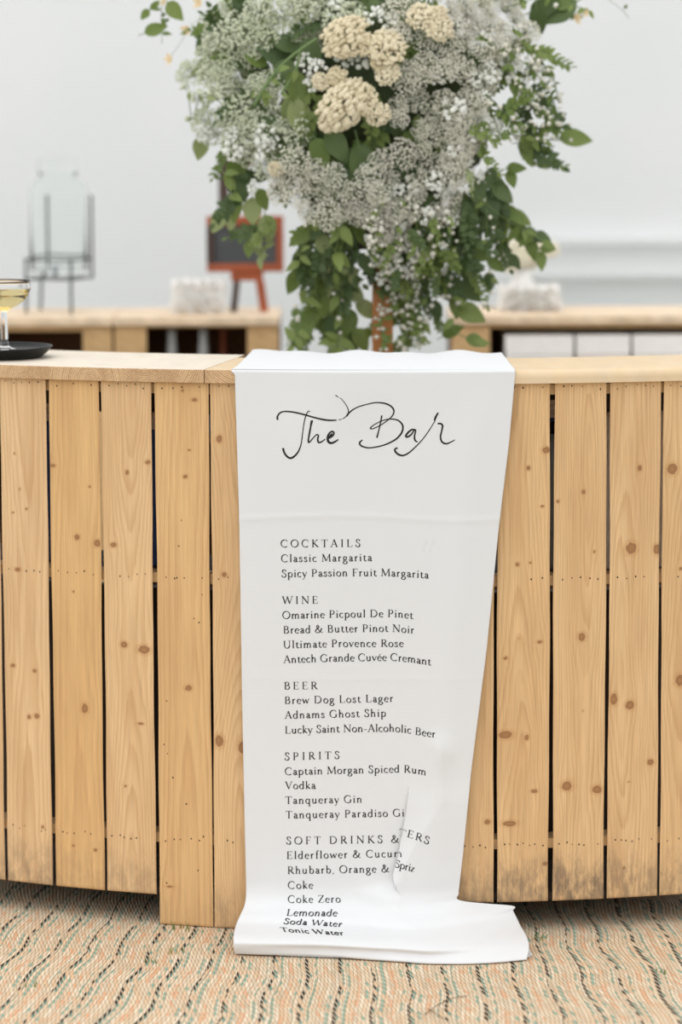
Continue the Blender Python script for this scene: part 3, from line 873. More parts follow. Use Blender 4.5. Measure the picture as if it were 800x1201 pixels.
# ---- lettering: pen strokes of a serif hand, laid onto the cloth
def Ln(x0, y0, x1, y1, w=None): return ([(x0, y0), (x1, y1)], w)
def Arc(cx, cy, rx, ry, a0, a1, w=None):
    n = max(4, int(abs(a1 - a0) / 18))
    return ([(cx + rx * math.cos(math.radians(a0 + (a1 - a0) * i / n)), cy + ry * math.sin(math.radians(a0 + (a1 - a0) * i / n))) for i in range(n + 1)], w)
def Pl(*p, w=None):
    P = [np.array(q) for q in p]; out = []
    for i in range((len(P) - 1) * 4 + 1): out.append(tuple(catmull(P, i / 4)))
    return (out, w)
TH, TN = 0.104, 0.052
def Sf(x, y, h=.085): return ([(x - h, y), (x + h, y)], .048)
def St(x, y0, y1): return ([(x, y0), (x, y1)], TH)
def Fg(x, y): return ([(x - .08, y - .045), (x, y - .01)], .045)
G = {
'A': (.64, [Ln(.08, 0, .31, .66, TN), Ln(.31, .66, .56, 0, TH), Ln(.17, .23, .45, .23, .036), Sf(.08, .015), Sf(.56, .015)]),
'B': (.58, [St(.14, 0, .65), Ln(.06, .64, .28, .64, .036), Arc(.28, .485, .155, .155, 90, -90), Ln(.14, .335, .28, .335, .036), Arc(.3, .175, .19, .165, 90, -90), Ln(.06, .012, .3, .012, .036)]),
'C': (.66, [Arc(.37, .325, .31, .325, 48, 312), Ln(.57, .62, .575, .45, .04)]),
'D': (.74, [St(.14, 0, .65), Ln(.06, .64, .3, .64, .036), Arc(.3, .325, .34, .318, 90, -90), Ln(.06, .012, .3, .012, .036)]),
'E': (.58, [St(.14, 0, .65), Ln(.06, .64, .47, .64, .036), Ln(.47, .65, .48, .52, .036), Ln(.14, .335, .38, .335, .036), Ln(.385, .4, .385, .27, .03), Ln(.06, .012, .5, .012, .036), Ln(.5, 0, .53, .14, .036)]),
'F': (.53, [St(.14, 0, .65), Ln(.06, .64, .46, .64, .036), Ln(.46, .65, .47, .52, .036), Ln(.14, .335, .36, .335, .036), Ln(.365, .4, .365, .27, .03), Sf(.14, .012)]),
'G': (.72, [Arc(.37, .325, .31, .325, 48, 318), Ln(.57, .62, .575, .47, .04), St(.6, .03, .27), Sf(.6, .27, .08)]),
'I': (.32, [St(.16, 0, .65), Sf(.16, .012), Sf(.16, .638)]),
'K': (.64, [St(.14, 0, .65), Ln(.5, .63, .17, .31, TN), Ln(.22, .36, .56, .02, TH), Sf(.14, .012), Sf(.14, .638), Sf(.5, .638), Sf(.57, .012)]),
'L': (.55, [St(.14, 0, .65), Sf(.14, .638), Ln(.06, .012, .49, .012, .036), Ln(.49, 0, .52, .16, .036)]),
'M': (.84, [Ln(.1, 0, .14, .64, TN), Ln(.14, .64, .41, .04, TH), Ln(.41, .04, .69, .64, TN), Ln(.69, .64, .73, 0, TH), Sf(.1, .012), Sf(.73, .012), Sf(.1, .638, .06), Sf(.73, .638, .06)]),
'N': (.74, [Ln(.13, 0, .13, .65, TN), Ln(.12, .64, .61, .02, TH), Ln(.61, 0, .61, .65, TN), Sf(.13, .012), Sf(.1, .638, .06), Sf(.61, .638)]),
'O': (.74, [Arc(.37, .325, .31, .325, 0, 360)]),
'P': (.55, [St(.14, 0, .65), Ln(.06, .64, .28, .64, .036), Arc(.28, .47, .18, .17, 90, -90), Ln(.14, .3, .28, .3, .036), Sf(.14, .012)]),
'R': (.61, [St(.14, 0, .65), Ln(.06, .64, .28, .64, .036), Arc(.28, .48, .17, .16, 90, -90), Ln(.14, .32, .28, .32, .036), Ln(.27, .32, .54, .02, TH), Sf(.14, .012), Sf(.56, .012, .06)]),
'S': (.48, [Pl((.39, .5), (.36, .62), (.24, .655), (.13, .6), (.115, .48), (.23, .37), (.36, .28), (.41, .16), (.35, .03), (.22, -.005), (.1, .04), (.07, .17)), Ln(.39, .64, .395, .49, .036), Ln(.07, .02, .065, .18, .036)]),
'T': (.6, [St(.3, 0, .65), Ln(.04, .64, .56, .64, .036), Ln(.04, .65, .03, .51, .036), Ln(.56, .65, .57, .51, .036), Sf(.3, .012)]),
'U': (.72, [Ln(.14, .65, .14, .22, TH), Arc(.36, .22, .22, .22, 180, 360), Ln(.58, .22, .58, .65, TN), Sf(.14, .638), Sf(.58, .638)]),
'V': (.64, [Ln(.08, .64, .32, .01, TH), Ln(.32, .01, .56, .64, TN), Sf(.08, .638), Sf(.56, .638)]),
'W': (.94, [Ln(.07, .64, .27, .01, TH), Ln(.27, .01, .46, .6, TN), Ln(.46, .62, .66, .01, TH), Ln(.66, .01, .87, .64, TN), Sf(.07, .638), Sf(.87, .638), Sf(.46, .638, .05)]),
'Z': (.56, [Ln(.07, .64, .5, .64, .036), Ln(.49, .64, .07, .012, TH), Ln(.06, .012, .52, .012, .036), Ln(.07, .65, .06, .5, .036), Ln(.52, 0, .54, .15, .036)]),
'&': (.74, [Pl((.6, .36), (.53, .19), (.4, .05), (.24, -.005), (.09, .07), (.08, .2), (.2, .33), (.33, .44), (.36, .55), (.28, .65), (.2, .6), (.19, .5), (.28, .33), (.45, .13), (.6, .02), (.7, .02)), Sf(.6, .365, .07)]),
'a': (.41, [Pl((.09, .3), (.13, .37), (.21, .4), (.28, .36), (.3, .27), (.3, .1), (.33, .02), (.4, .04)), Pl((.3, .245), (.18, .2), (.085, .12), (.1, .03), (.18, 0), (.25, .03), (.3, .1))]),
'b': (.48, [St(.11, .02, .68), Arc(.25, .195, .165, .2, 140, -140), Fg(.11, .69)]),
'c': (.39, [Arc(.22, .195, .165, .2, 45, 318), Ln(.335, .33, .33, .36, .08)]),
'd': (.49, [Arc(.22, .195, .165, .2, 40, 320), St(.37, .01, .68), Fg(.37, .69), Ln(.37, .02, .46, .03, .04)]),
'e': (.41, [Ln(.07, .225, .36, .225, .036), Arc(.22, .195, .165, .2, 8, 318)]),
'f': (.29, [St(.14, 0, .5), Pl((.14, .48), (.17, .62), (.25, .68), (.33, .65)), Ln(.04, .385, .29, .385, .04), Sf(.14, .012)]),
'g': (.43, [Arc(.2, .265, .13, .135, 0, 360), Pl((.14, .15), (.09, .08), (.15, .03), (.3, .02), (.385, -.05), (.37, -.15), (.28, -.22), (.16, -.235), (.06, -.18), (.06, -.09), (.15, -.01)), Ln(.29, .37, .41, .385, .05)]),
'h': (.51, [St(.11, 0, .68), Pl((.12, .28), (.2, .37), (.28, .395), (.36, .34), (.375, .22), (.375, .1), (.375, 0)), Fg(.11, .69), Sf(.11, .012, .075), Sf(.375, .012, .075)]),
'i': (.24, [St(.12, 0, .4), Fg(.12, .41), Sf(.12, .012, .075), ([(.12, .53), (.12, .62)], .09)]),
'k': (.46, [St(.11, 0, .68), Ln(.34, .38, .13, .18, TN), Ln(.17, .22, .39, .02, TH), Fg(.11, .69), Sf(.11, .012, .075), Sf(.4, .012, .06), Sf(.33, .388, .06)]),
'l': (.24, [St(.12, 0, .68), Fg(.12, .69), Sf(.12, .012, .075)]),
'm': (.76, [St(.11, 0, .4), Pl((.12, .28), (.2, .37), (.28, .395), (.35, .34), (.37, .22), (.37, .1), (.37, 0)), Pl((.38, .28), (.46, .37), (.54, .395), (.61, .34), (.63, .22), (.63, .1), (.63, 0)), Fg(.11, .41), Sf(.11, .012, .07), Sf(.37, .012, .07), Sf(.63, .012, .07)]),
'n': (.51, [St(.11, 0, .4), Pl((.12, .28), (.2, .37), (.28, .395), (.36, .34), (.375, .22), (.375, .1), (.375, 0)), Fg(.11, .41), Sf(.11, .012, .075), Sf(.375, .012, .075)]),
'o': (.47, [Arc(.235, .195, .18, .2, 0, 360)]),
'p': (.49, [St(.11, -.24, .4), Arc(.26, .195, .165, .2, 140, -140), Fg(.11, .41), Sf(.11, -.235, .08)]),
'q': (.48, [Arc(.22, .195, .165, .2, 40, 320), St(.37, -.24, .4), Sf(.37, -.235, .08)]),
'r': (.34, [St(.11, 0, .4), Pl((.12, .27), (.18, .36), (.25, .395), (.31, .375)), Fg(.11, .41), Sf(.11, .012, .075)]),
's': (.34, [Pl((.265, .3), (.24, .375), (.165, .4), (.085, .36), (.085, .28), (.165, .22), (.25, .16), (.275, .085), (.22, .01), (.14, -.005), (.065, .03), (.055, .11))]),
't': (.31, [Ln(.13, .5, .13, .08, TH), Pl((.13, .1), (.17, .015), (.24, .005), (.31, .05)), Ln(.03, .385, .29, .385, .04)]),
'u': (.51, [Pl((.11, .4), (.11, .25), (.115, .1), (.16, .015), (.23, .005), (.31, .05), (.37, .12)), St(.37, 0, .4), Fg(.11, .41), Fg(.37, .41), Ln(.37, .02, .46, .03, .04)]),
'v': (.42, [Ln(.05, .39, .21, .01, TH), Ln(.21, .01, .37, .39, TN), Sf(.05, .388, .06), Sf(.37, .388, .06)]),
'w': (.62, [Ln(.05, .39, .18, .01, TH), Ln(.18, .01, .31, .37, TN), Ln(.31, .38, .44, .01, TH), Ln(.44, .01, .57, .39, TN), Sf(.05, .388, .06), Sf(.57, .388, .06)]),
'y': (.42, [Ln(.05, .39, .22, .01, TH), Pl((.38, .39), (.25, .08), (.17, -.13), (.1, -.22), (.04, -.2), w=.05), Sf(.05, .388, .06), Sf(.37, .388, .06)]),
'z': (.38, [Ln(.05, .385, .33, .385, .036), Ln(.32, .385, .05, .012, TH), Ln(.04, .012, .34, .012, .036)]),
',': (.2, [Pl((.1, .04), (.11, -.03), (.06, -.11), w=.06)]), '-': (.32, [Ln(.04, .2, .28, .2, .05)]), ' ': (.24, []),
}
G['\u00e9'] = (G['e'][0], G['e'][1] + [Ln(.19, .47, .3, .6, .06)])

def pen(dx, dy):
    l = math.hypot(dx, dy) or 1
    a = abs((dx * math.sin(math.radians(22)) + dy * math.cos(math.radians(22))) / l)
    return TN + (TH - TN) * a ** 1.3

class Ink:
    def __init__(s, lim=.008): s.v, s.f, s.lim = [], [], lim
    def stroke(s, pts, ws):
        """pts in picture coordinates; each edge point dropped onto the cloth"""
        n0 = len(s.v); dep = []
        for i, (x, y) in enumerate(pts):
            a = pts[max(i - 1, 0)]; b = pts[min(i + 1, len(pts) - 1)]
            dx, dy = b[0] - a[0], b[1] - a[1]
            l = math.hypot(dx, dy) or 1
            nx, ny = -dy / l, dx / l
            for sg in (-1, 1):
                d = ray(x + sg * nx * ws[i] / 2, y + sg * ny * ws[i] / 2); d.normalize()
                h = BVH.ray_cast(CAM, d, 30)
                if h[0] is None: s.v.append(None); dep.append(None); continue
                nr = h[1]
                if nr.dot(d) > 0: nr = -nr
                s.v.append(h[0] + nr * 0.00035); dep.append(h[3])
        for i in range(len(pts) - 1):
            q = [n0 + 2 * i, n0 + 2 * i + 1, n0 + 2 * i + 3, n0 + 2 * i + 2]
            ds = [dep[k - n0] for k in q]
            if None in ds or max(ds) - min(ds) > s.lim: continue
            s.f.append(tuple(q))
    def build(s, name):
        used = sorted({i for f in s.f for i in f}); mp = {i: k for k, i in enumerate(used)}
        return mesh_obj(name, [s.v[i] - B_ROOT for i in used], [tuple(mp[i] for i in f) for f in s.f], M_INK, banner, smooth=False)

def dens(pts, ws, step):
    P, Wd = [pts[0]], [ws[0]]
    for (a, b), (wa, wb) in zip(zip(pts, pts[1:]), zip(ws, ws[1:])):
        n = max(1, int(math.hypot(b[0] - a[0], b[1] - a[1]) / step))
        for k in range(1, n + 1):
            t = k / n
            P.append((a[0] + (b[0] - a[0]) * t, a[1] + (b[1] - a[1]) * t)); Wd.append(wa + (wb - wa) * t)
    return P, Wd

def text_line(txt, x0, x1, base, em, vs=1.0, shear=0.0, rot=None, fade=None):
    """base: [(x, y)] baseline; vs squashes height where the cloth turns flat"""
    ink = Ink(.06 if vs < 1 else .008)
    tot = sum(G[c][0] for c in txt) * em
    gap = (x1 - x0 - tot) / max(1, len(txt) - 1)
    x = x0
    xs_, ys_ = [b[0] for b in base], [b[1] for b in base]
    for c in txt:
        adv, strokes = G[c]
        xm = x + adv * em / 2
        by = float(np.interp(xm, xs_, ys_))
        sl = (float(np.interp(xm + 4, xs_, ys_)) - float(np.interp(xm - 4, xs_, ys_))) / 8
        if rot is not None: sl = rot
        for pts, w in strokes:
            P = []
            for gx, gy in pts:
                lx = (gx - adv / 2 + shear * gy) * em; ly = gy * em * vs
                P.append((xm + lx + ly * sl * .3, by - ly + lx * sl))
            ws = []
            for i in range(len(pts)):
                if w is not None: ws.append(w * em)
                else:
                    a = pts[max(i - 1, 0)]; b = pts[min(i + 1, len(pts) - 1)]
                    ws.append(pen(b[0] - a[0], b[1] - a[1]) * em)
            P, ws = dens(P, ws, 1.6)
            ink.stroke(P, ws)
        x += adv * em + gap
    return ink.build('printed_line')

E1, E2 = 13.3, 13.3
for txt, x0, x1, base in (
    ('COCKTAILS', 329, 423, [(329, 641.8), (423, 641.3)]),
    ('WINE', 331, 373.5, [(331, 708.2), (373, 707.8)]),
    ('BEER', 333, 372.5, [(333, 808.6), (372, 808.2)]),
    ('SPIRITS', 333.6, 398.5, [(333, 891.6), (398, 889.8)]),
    ('SOFT DRINKS &', 335.5, 468.5, [(336, 990.3), (467, 988.3)]),
): text_line(txt, x0, x1, base, E1)
for txt, x0, x1, base in (
    ('Classic Margarita', 329.5, 436.5, [(330, 659.2), (436, 657.8)]),
    ('Spicy Passion Fruit Margarita', 330, 503, [(330, 677), (390, 675.8), (450, 675.6), (478, 676.6), (503, 678.4)]),
    ('Omarine Picpoul De Pinet', 331, 484.5, [(331, 725.8), (400, 724.2), (455, 723.6), (470, 724.2), (485, 726)]),
    ('Bread & Butter Pinot Noir', 332, 486, [(332, 743), (400, 741.4), (460, 740.8), (486, 743)]),
    ('Ultimate Provence Rose', 332, 473.5, [(332, 760.4), (400, 758.6), (473, 758.6)]),
    ('Antech Grande Cuv\u00e9e Cremant', 332.5, 505.5, [(332, 777.6), (400, 775.6), (460, 774.8), (480, 776.4), (506, 780.4)]),
    ('Brew Dog Lost Lager', 333.5, 461.5, [(333, 825.6), (461, 823)]),
    ('Adnams Ghost Ship', 334, 453, [(334, 842.8), (453, 840.2)]),
    ('Lucky Saint Non-Alcoholic Beer', 334, 511, [(334, 860.4), (400, 858.6), (462, 858), (478, 859.6), (490, 862), (511, 865.2)]),
    ('Captain Morgan Spiced Rum', 334, 500, [(334, 909), (400, 907.4), (470, 905.8), (484, 906.6), (500, 909.6)]),
    ('Vodka', 334.5, 370.5, [(334, 925.4), (371, 925)]),
    ('Tanqueray Gin', 334.5, 425, [(334, 942.8), (425, 941.2)]),
    ('Tanqueray Paradiso Gi', 335, 474.5, [(335, 959.8), (476, 957.4)]),
    ('Elderflower & Cucum', 336, 472, [(336, 1007.4), (470, 1005)]),
    ('Rhubarb, Orange &', 337, 457, [(337, 1025), (456, 1022.8)]),
    ('Coke', 337.5, 367.5, [(337, 1042.4), (367, 1042)]),
    ('Coke Zero', 337.5, 399.8, [(337, 1059), (400, 1058.4)]),
): text_line(txt, x0, x1, base, E2)
text_line('Lemonade', 335.5, 395.5, [(335, 1074.2), (396, 1074.6)], 14.2, 0.84, 0.16)
text_line('Soda Water', 332, 401, [(332, 1083.6), (366, 1085.2), (401, 1087)], 14.4, 0.68, 0.2)
text_line('Tonic Water', 330, 404, [(330, 1092.6), (365, 1094.8), (404, 1097)], 14.6, 0.50, -0.25)
text_line('TERS', 467, 503, [(468, 981), (480, 982.4), (490, 985.6), (502, 990.4)], 13.6, 1.0, 0.12, rot=0.32)
text_line('Spriz', 462.5, 486, [(462, 1016.5), (472, 1019), (486, 1023)], 13, 1.0, 0.1, rot=0.2)

def title():
    ink = Ink()
    def seq(o, pts, ws):
        P = [np.array((o[0] + x / 6.667, o[1] + y / 6.667)) for x, y in pts]
        n = (len(P) - 1) * 6
        Q = [tuple(catmull(P, i / 6)) for i in range(n + 1)]
        wv = [1.15 * float(np.interp(i / n, np.linspace(0, 1, len(ws)), ws)) for i in range(n + 1)]
        ink.stroke(Q, wv)
    a, b = (310, 440), (420, 440)
    seq(a, [(105, 350), (103, 325), (120, 298), (155, 284), (220, 288), (300, 305), (380, 328), (450, 345), (510, 353), (565, 352)], [2.0, 1.6, 1.4, 1.7, 1.6, 1.9, 1.3])
    seq(a, [(583, 350), (605, 344)], [.9, .7])
    seq(a, [(612, 342), (640, 322), (657, 295), (655, 265), (635, 225), (605, 188), (590, 178)], [.7, 1.2, 1.0, .7, .6])
    seq(a, [(580, 172), (556, 157)], [.8, 1.0])
    seq(a, [(645, 320), (658, 300), (690, 272), (740, 246), (800, 229)], [1.9, 1.5, 1.2, 1.1])
    seq(b, [(67, 229), (130, 215), (190, 217), (240, 232), (272, 258), (280, 290), (262, 325), (215, 365), (160, 400), (110, 420), (98, 412), (130, 385), (190, 356), (250, 343), (310, 352), (345, 385), (350, 420), (335, 460), (290, 505), (220, 540), (150, 560), (80, 568), (30, 555), (12, 535), (20, 518), (36, 506)],
        [1.1, 1.3, 1.7, 1.7, 1.4, 1.1, 1.0, 1.3, 1.0, 1.1, 1.5, 1.8, 1.9, 1.7, 1.4, 1.4, 1.7, 1.8, 1.1])
    seq(b, [(186, 315), (178, 360), (165, 420), (147, 490)], [1.6, 1.4, 1.3, 1.7])
    seq(a, [(357, 282), (340, 287), (325, 320), (312, 370), (300, 450), (290, 530), (270, 590), (240, 630), (205, 649), (175, 632), (155, 602), (147, 570)], [1.0, 1.1, 1.1, 1.0, 1.1, 1.6, 2.1, 2.1, 2.0, 2.2])
    seq(a, [(370, 354), (371, 362), (366, 385), (358, 430), (348, 485), (345, 522), (356, 522), (385, 488), (410, 465), (423, 472), (418, 500), (425, 526), (450, 520), (477, 499)], [2.8, 2.6, 1.8, 1.8, 1.8, 1.4, 1.1, 1.3, 1.7, 1.9, 1.5, .9])
    seq(a, [(500, 497), (535, 476), (545, 452), (530, 440), (506, 458), (495, 493), (505, 524), (530, 530), (560, 516), (580, 502)], [1.2, 1.5, 1.8, 1.7, 2.2, 2.6, 2.4, 1.8, 1.0])
    seq(a, [(508, 492), (522, 470), (532, 455)], [2.2, 2.6, 1.4])
    seq(b, [(455, 430), (425, 425), (395, 445), (374, 474), (386, 483), (415, 465), (440, 430), (450, 436), (442, 470), (442, 495), (450, 514), (466, 522)], [1.4, 1.9, 2.1, 1.9, 1.5, 1.4, 1.7, 1.9, 1.1])
    seq(b, [(627, 293), (607, 328), (598, 356)], [1.5, 2.2, 1.9])
    seq(b, [(603, 355), (560, 425), (510, 495), (460, 550), (400, 605), (350, 628), (310, 616), (288, 590), (294, 574), (310, 570)], [.9, 1.0, 1.1, 1.3, 1.6, 2.0, 2.0, 1.8, 1.7])
    seq(b, [(622, 378), (648, 380), (661, 397), (655, 432), (645, 480), (655, 519), (685, 536), (720, 526), (757, 506)], [1.6, 1.9, 1.8, 1.6, 1.8, 1.9, 1.4, .8])
    return ink.build('script_title')
title()

# ------------------------------------------------------------------ tray and coupe
tz = ZT
tc_ = at_y(1.5, 405, CAM.y + 5.28)
TRAY = Vector((tc_.x, CAM.y + 5.27, tz + 0.0004))
b = MB()
b.lathe([(0, 0), (.076, 0), (.080, .0015), (.092, .012), (.0985, .0200), (.1010, .0212), (.1005, .0222), (.0975, .0216), (.0935, .0165), (.088, .0140), (0, .0140)], n=72)
tray = b.build('serving_tray', M_BLACK, None, TRAY)
smooth_by_angle(tray, 35)
tag(tray, 'round black bar tray on the left end of the counter', 'tray')
gp = at_y(6.5, 405.6, CAM.y + 5.29)
COUPE = Vector((gp.x, CAM.y + 5.275, TRAY.z + .0146))
coupe = empty('coupe_glass', COUPE, 'stemmed coupe glass of pale sparkling wine standing on the black tray', 'glass')
b = MB()
H = .134
outer = [(0, 0), (.023, 0), (.0245, .0010), (.022, .0022), (.012, .0042), (.0078, .008), (.0072, .02), (.0066, .04), (.0060, .066), (.0068, .074), (.012, .079), (.025, .085), (.038, .094), (.0475, .106), (.0525, .118), (.0520, .127), (.0509, H - .0007), (.0506, H)]
inner = [(.0503, H - .0001), (.0501, H - .0008), (.0513, .127), (.0517, .118), (.0464, .1068), (.037, .0955), (.0245, .0868), (.0118, .0814), (0, .0800)]
b.lathe(outer + inner, n=64)
b.build('glass_body', M_GLASS, coupe)
b = MB()
wi = [(r * 1.006, z - .0003) for r, z in inner[::-1] if z < .117]
b.lathe([wi[0]] + wi[1:] + [(.0519, .1165), (0, .1165)], n=64)
b.build('wine', M_WINE, coupe)

# ------------------------------------------------------------------ things stored behind the slats
def carton(px, py_top, h, label, colr, dp=.11):
    p = at_r(px, py_top, R - dp)
    zb = Z_RAIL[1] + .0095
    r_ = empty('drinks_carton', (p.x, p.y, zb), label, 'carton', 'drink cartons on the shelf inside the bar', polar(p)[0])
    b = MB(); b.box(-.032, .032, -.03, .03, 0, h - .03, bev=.002)
    v = [(-.032, -.03, h - .03), (.032, -.03, h - .03), (.032, .03, h - .03), (-.032, .03, h - .03), (-.032, 0, h), (.032, 0, h)]
    b.add(v, [(0, 1, 5, 4), (2, 3, 4, 5), (1, 2, 5), (3, 0, 4)], 1)
    b.build('carton_body', [colr, M_WHITE], r_, smooth=False)
    b = MB(); b.lathe([(0, 0), (.011, 0), (.011, .009), (.009, .011), (0, .011)], (0, -.02, h - .0185), 16)
    b.build('cap', M_WHITE, r_)
carton(177, 510, .29, 'blue carton glimpsed through the gap left of the tall left post board', M_BLUE)
carton(56, 485, .30, 'blue carton glimpsed between the slats under the black tray', M_BLUE)
carton(649, 488, .31, 'blue carton glimpsed between the slats right of the menu cloth', M_BLUE, .165)

def canister(px, z0, h, rad, label, mtl):
    p = at_r(px, 600, R - .095)
    r_ = empty('steel_canister', (p.x, p.y, z0), label, 'canister', 'canisters inside the bar')
    b = MB(); b.lathe([(0, 0), (rad * .9, 0), (rad, .008), (rad, h * .8), (rad * .85, h * .9), (rad * .35, h * .95), (rad * .35, h), (0, h)], n=28)
    b.build('canister_body', mtl, r_)
    b = MB(); b.lathe([(0, 0), (rad * .28, 0), (rad * .28, .02), (0, .024)], (0, 0, h), 16)
    b.build('valve', M_BLACK, r_)
canister(649, Z_RAIL[1] + .0095, .255, .03, 'grey steel canister standing on the shelf behind the right slats', M_GREY)
b = MB()
p = at_r(745, 500, R - .13)
b.lathe([(0, 0), (.036, 0), (.038, .004), (.038, .17), (.034, .2), (.014, .225), (.013, .27), (.016, .272), (.016, .29), (0, .29)], n=28)
for dpx, lb in ((714, 'white bottle glimpsed through the third gap right of the cloth'), (778, 'white bottle glimpsed through the rightmost gap between slats')):
    p = at_r(dpx, 500, R - .098)
    o = b.build('white_bottle', M_WHITE, None, (p.x, p.y, Z_RAIL[1] + .0095))
    tag(o, lb, 'bottle', 'white bottles on the shelf inside the bar')

# ------------------------------------------------------------------ back bars
YB = CAM.y + 6.70
def back_bar(px0, px1, label, posts, lint, seed, top_th=.016):
    xa, xb = at_y(px0, 372, YB).x, at_y(px1, 372, YB).x
    zt = at_y(300, 371, YB).z
    D = .33
    root = empty('back_bar', ((xa + xb) / 2, YB + D / 2, 0), label, 'shelf unit', 'wooden back bar units')
    O = root.location
    n = 30
    def pt(nm, x0, x1, y0, y1, z0, z1, mt, bev=.003):
        bb = MB(); bb.box(x0 - O.x, x1 - O.x, y0 - O.y, y1 - O.y, z0, z1, bev=bev)
        o = bb.build(nm, mt, root, smooth=False)
        me = o.data
        at = me.attributes.new('ring', 'FLOAT', 'POINT'); at.data.foreach_set('value', np.array([(v.co.x * 20 + v.co.z * 35 + v.co.y * 30) for v in me.vertices], dtype=np.float32))
        o['tone'] = 0.0
        return o
    pt('worktop', xa, xb, YB - .012, YB + D, zt - .022, zt, M_BACKTOP)
    for p0, p1 in posts:
        x0, x1 = at_y(p0, 400, YB).x, at_y(p1, 400, YB).x
        pt('post', x0, x1, YB, YB + .02, 0.0005, zt - .0225, M_BACKWOOD)
    for p0, p1, yb in lint:
        x0, x1 = at_y(p0, 400, YB).x, at_y(p1, 400, YB).x
        pt('apron', x0 + .0005, x1 - .0005, YB + .001, YB + .02, at_y(300, yb, YB).z, zt - .0225, M_BACKWOOD)
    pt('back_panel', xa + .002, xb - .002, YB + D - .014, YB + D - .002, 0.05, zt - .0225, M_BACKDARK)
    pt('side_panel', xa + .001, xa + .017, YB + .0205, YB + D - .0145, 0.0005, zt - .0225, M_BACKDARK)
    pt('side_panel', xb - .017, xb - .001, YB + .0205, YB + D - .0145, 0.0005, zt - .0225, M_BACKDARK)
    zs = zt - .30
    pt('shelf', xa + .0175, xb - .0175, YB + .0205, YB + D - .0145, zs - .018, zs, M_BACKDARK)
    return root, zt, zs
bbA, ZBT, ZBS = back_bar(-70, 132, 'leftmost wooden back bar unit, under the glass drinks dispenser', [(-66, -30), (97, 131.5)], [(-30, 97, 388)], 1)
bbB, _, _ = back_bar(133, 327, 'wooden back bar unit under the framed chalkboard', [(134, 172), (290, 326.5)], [(172, 290, 384)], 2)
bbC, _, _ = back_bar(530, 880, 'wooden back bar unit right of the flowers, holding white boxes', [(530, 575), (842, 879)], [(575, 842, 386)], 3)

for px, lb in ((201.5, 'left one of two pale grey bottles inside the middle back bar'), (238.5, 'right one of two pale grey bottles inside the middle back bar')):
    p = at_y(px, 400, YB + .06)
    b = MB(); b.lathe([(0, 0), (.011, 0), (.012, .003), (.012, .225), (.0105, .235), (.0105, .264), (0, .265)], n=20)
    tag(b.build('grey_bottle', plain('pale_grey_glass', (176, 180, 182), .4, .05) if px < 210 else bpy.data.materials['pale_grey_glass'], None, (p.x, YB + .06, ZBS + .0004)), lb, 'bottle', 'pale grey bottles in the back bar')
p = at_y(262, 400, YB + .1)
b = MB(); b.lathe([(0, 0), (.018, 0), (.02, .004), (.02, .15), (.009, .19), (.008, .25), (.0095, .252), (.0095, .262), (0, .262)], n=24)
tag(b.build('red_bottle', plain('red_brown_glass', (120, 62, 42), .3, .1), None, (p.x, YB + .1, ZBS + .0004)), 'red-brown bottle inside the back bar below the chalkboard', 'bottle')
for (a, c_, lb, mt) in ((592, 671, 'leftmost of three white cardboard boxes inside the right back bar', M_WHITE), (675, 737, 'middle one of three white boxes inside the right back bar', M_PINKW), (741, 815, 'rightmost of three white boxes inside the right back bar', M_WHITE)):
    x0, x1 = at_y(a, 400, YB + .04).x, at_y(c_, 400, YB + .04).x
    zt = at_y(650, 392, YB + .04).z
    root = empty('white_box', ((x0 + x1) / 2, YB + .094, ZBS + .0004), lb, 'box', 'white boxes in the back bar')
    h = zt - ZBS; w = (x1 - x0) / 2
    b = MB(); b.box(-w, w, -.09, .09, 0, h - .05, bev=.003); b.build('box_body', mt, root, smooth=False)
    b = MB(); b.box(-w - .001, w + .001, -.092, .092, h - .0495, h, bev=.003); b.build('lid', M_WHITE, root, smooth=False)

# ------------------------------------------------------------------ drinks dispenser on its wire stand
DY = CAM.y + 6.88
def zpx(py, Y): return at_y(400, py, Y).z
dc = at_y(70, 360, DY)
disp = empty('drinks_dispenser', (dc.x, DY, ZBT + .0004), 'clear glass drinks dispenser on a grey wire stand, on the left back bar', 'drinks dispenser')
S_ = (DY - CAM.y) / F_PX
zb0 = ZBT
z_ring, z_low, z_topj, z_neck, z_lid = (zpx(v, DY) - zb0 for v in (303, 325, 222, 207, 182))
d_ = 41 * S_
corners = []
for th in (25 - 180, 25, -65, 115):
    a = math.radians(th); corners.append((d_ * math.cos(a), d_ * math.sin(a)))
order = [corners[0], corners[2], corners[1], corners[3]]
for i, (cx_, cy_) in enumerate(order):
    up_ = i in (2, 3)
    b = MB(); b.tube([(cx_, cy_, z_low - .004 if up_ else 0), (cx_, cy_, z_ring + (.16 if up_ else .006))], .0036, 8)
    b.build('upright' if up_ else 'leg', M_WIRE, disp)
b = MB(); b.tube([(-.055, .06, 0), (-.05, .05, z_low)], .0036, 8); b.build('leg', M_WIRE, disp)
for zz in (z_ring, z_low):
    b = MB(); b.tube([(x, y, zz) for x, y in order + [order[0]]], .0028, 8)
    b.build('stand_ring', M_WIRE, disp)
b = MB()
jr = 34 * S_
b.lathe([(0, z_low + .008), (jr * .93, z_low + .008), (jr, z_low + .016), (jr, z_topj), (jr * .9, z_topj + .02), (22 * S_, z_neck), (22 * S_, z_neck + .01),
         (22 * S_ - .004, z_neck + .01), (22 * S_ - .004, z_neck), (jr * .9 - .004, z_topj + .018), (jr - .004, z_topj), (jr - .004, z_low + .02), (0, z_low + .02)], n=48)
b.build('jar', M_JAR, disp)
b = MB()
b.lathe([(0, z_neck + .0105), (23 * S_, z_neck + .0105), (23 * S_, z_lid - .012), (20 * S_, z_lid - .004), (0, z_lid)], n=40)
b.build('lid', M_JAR, disp)
b = MB()
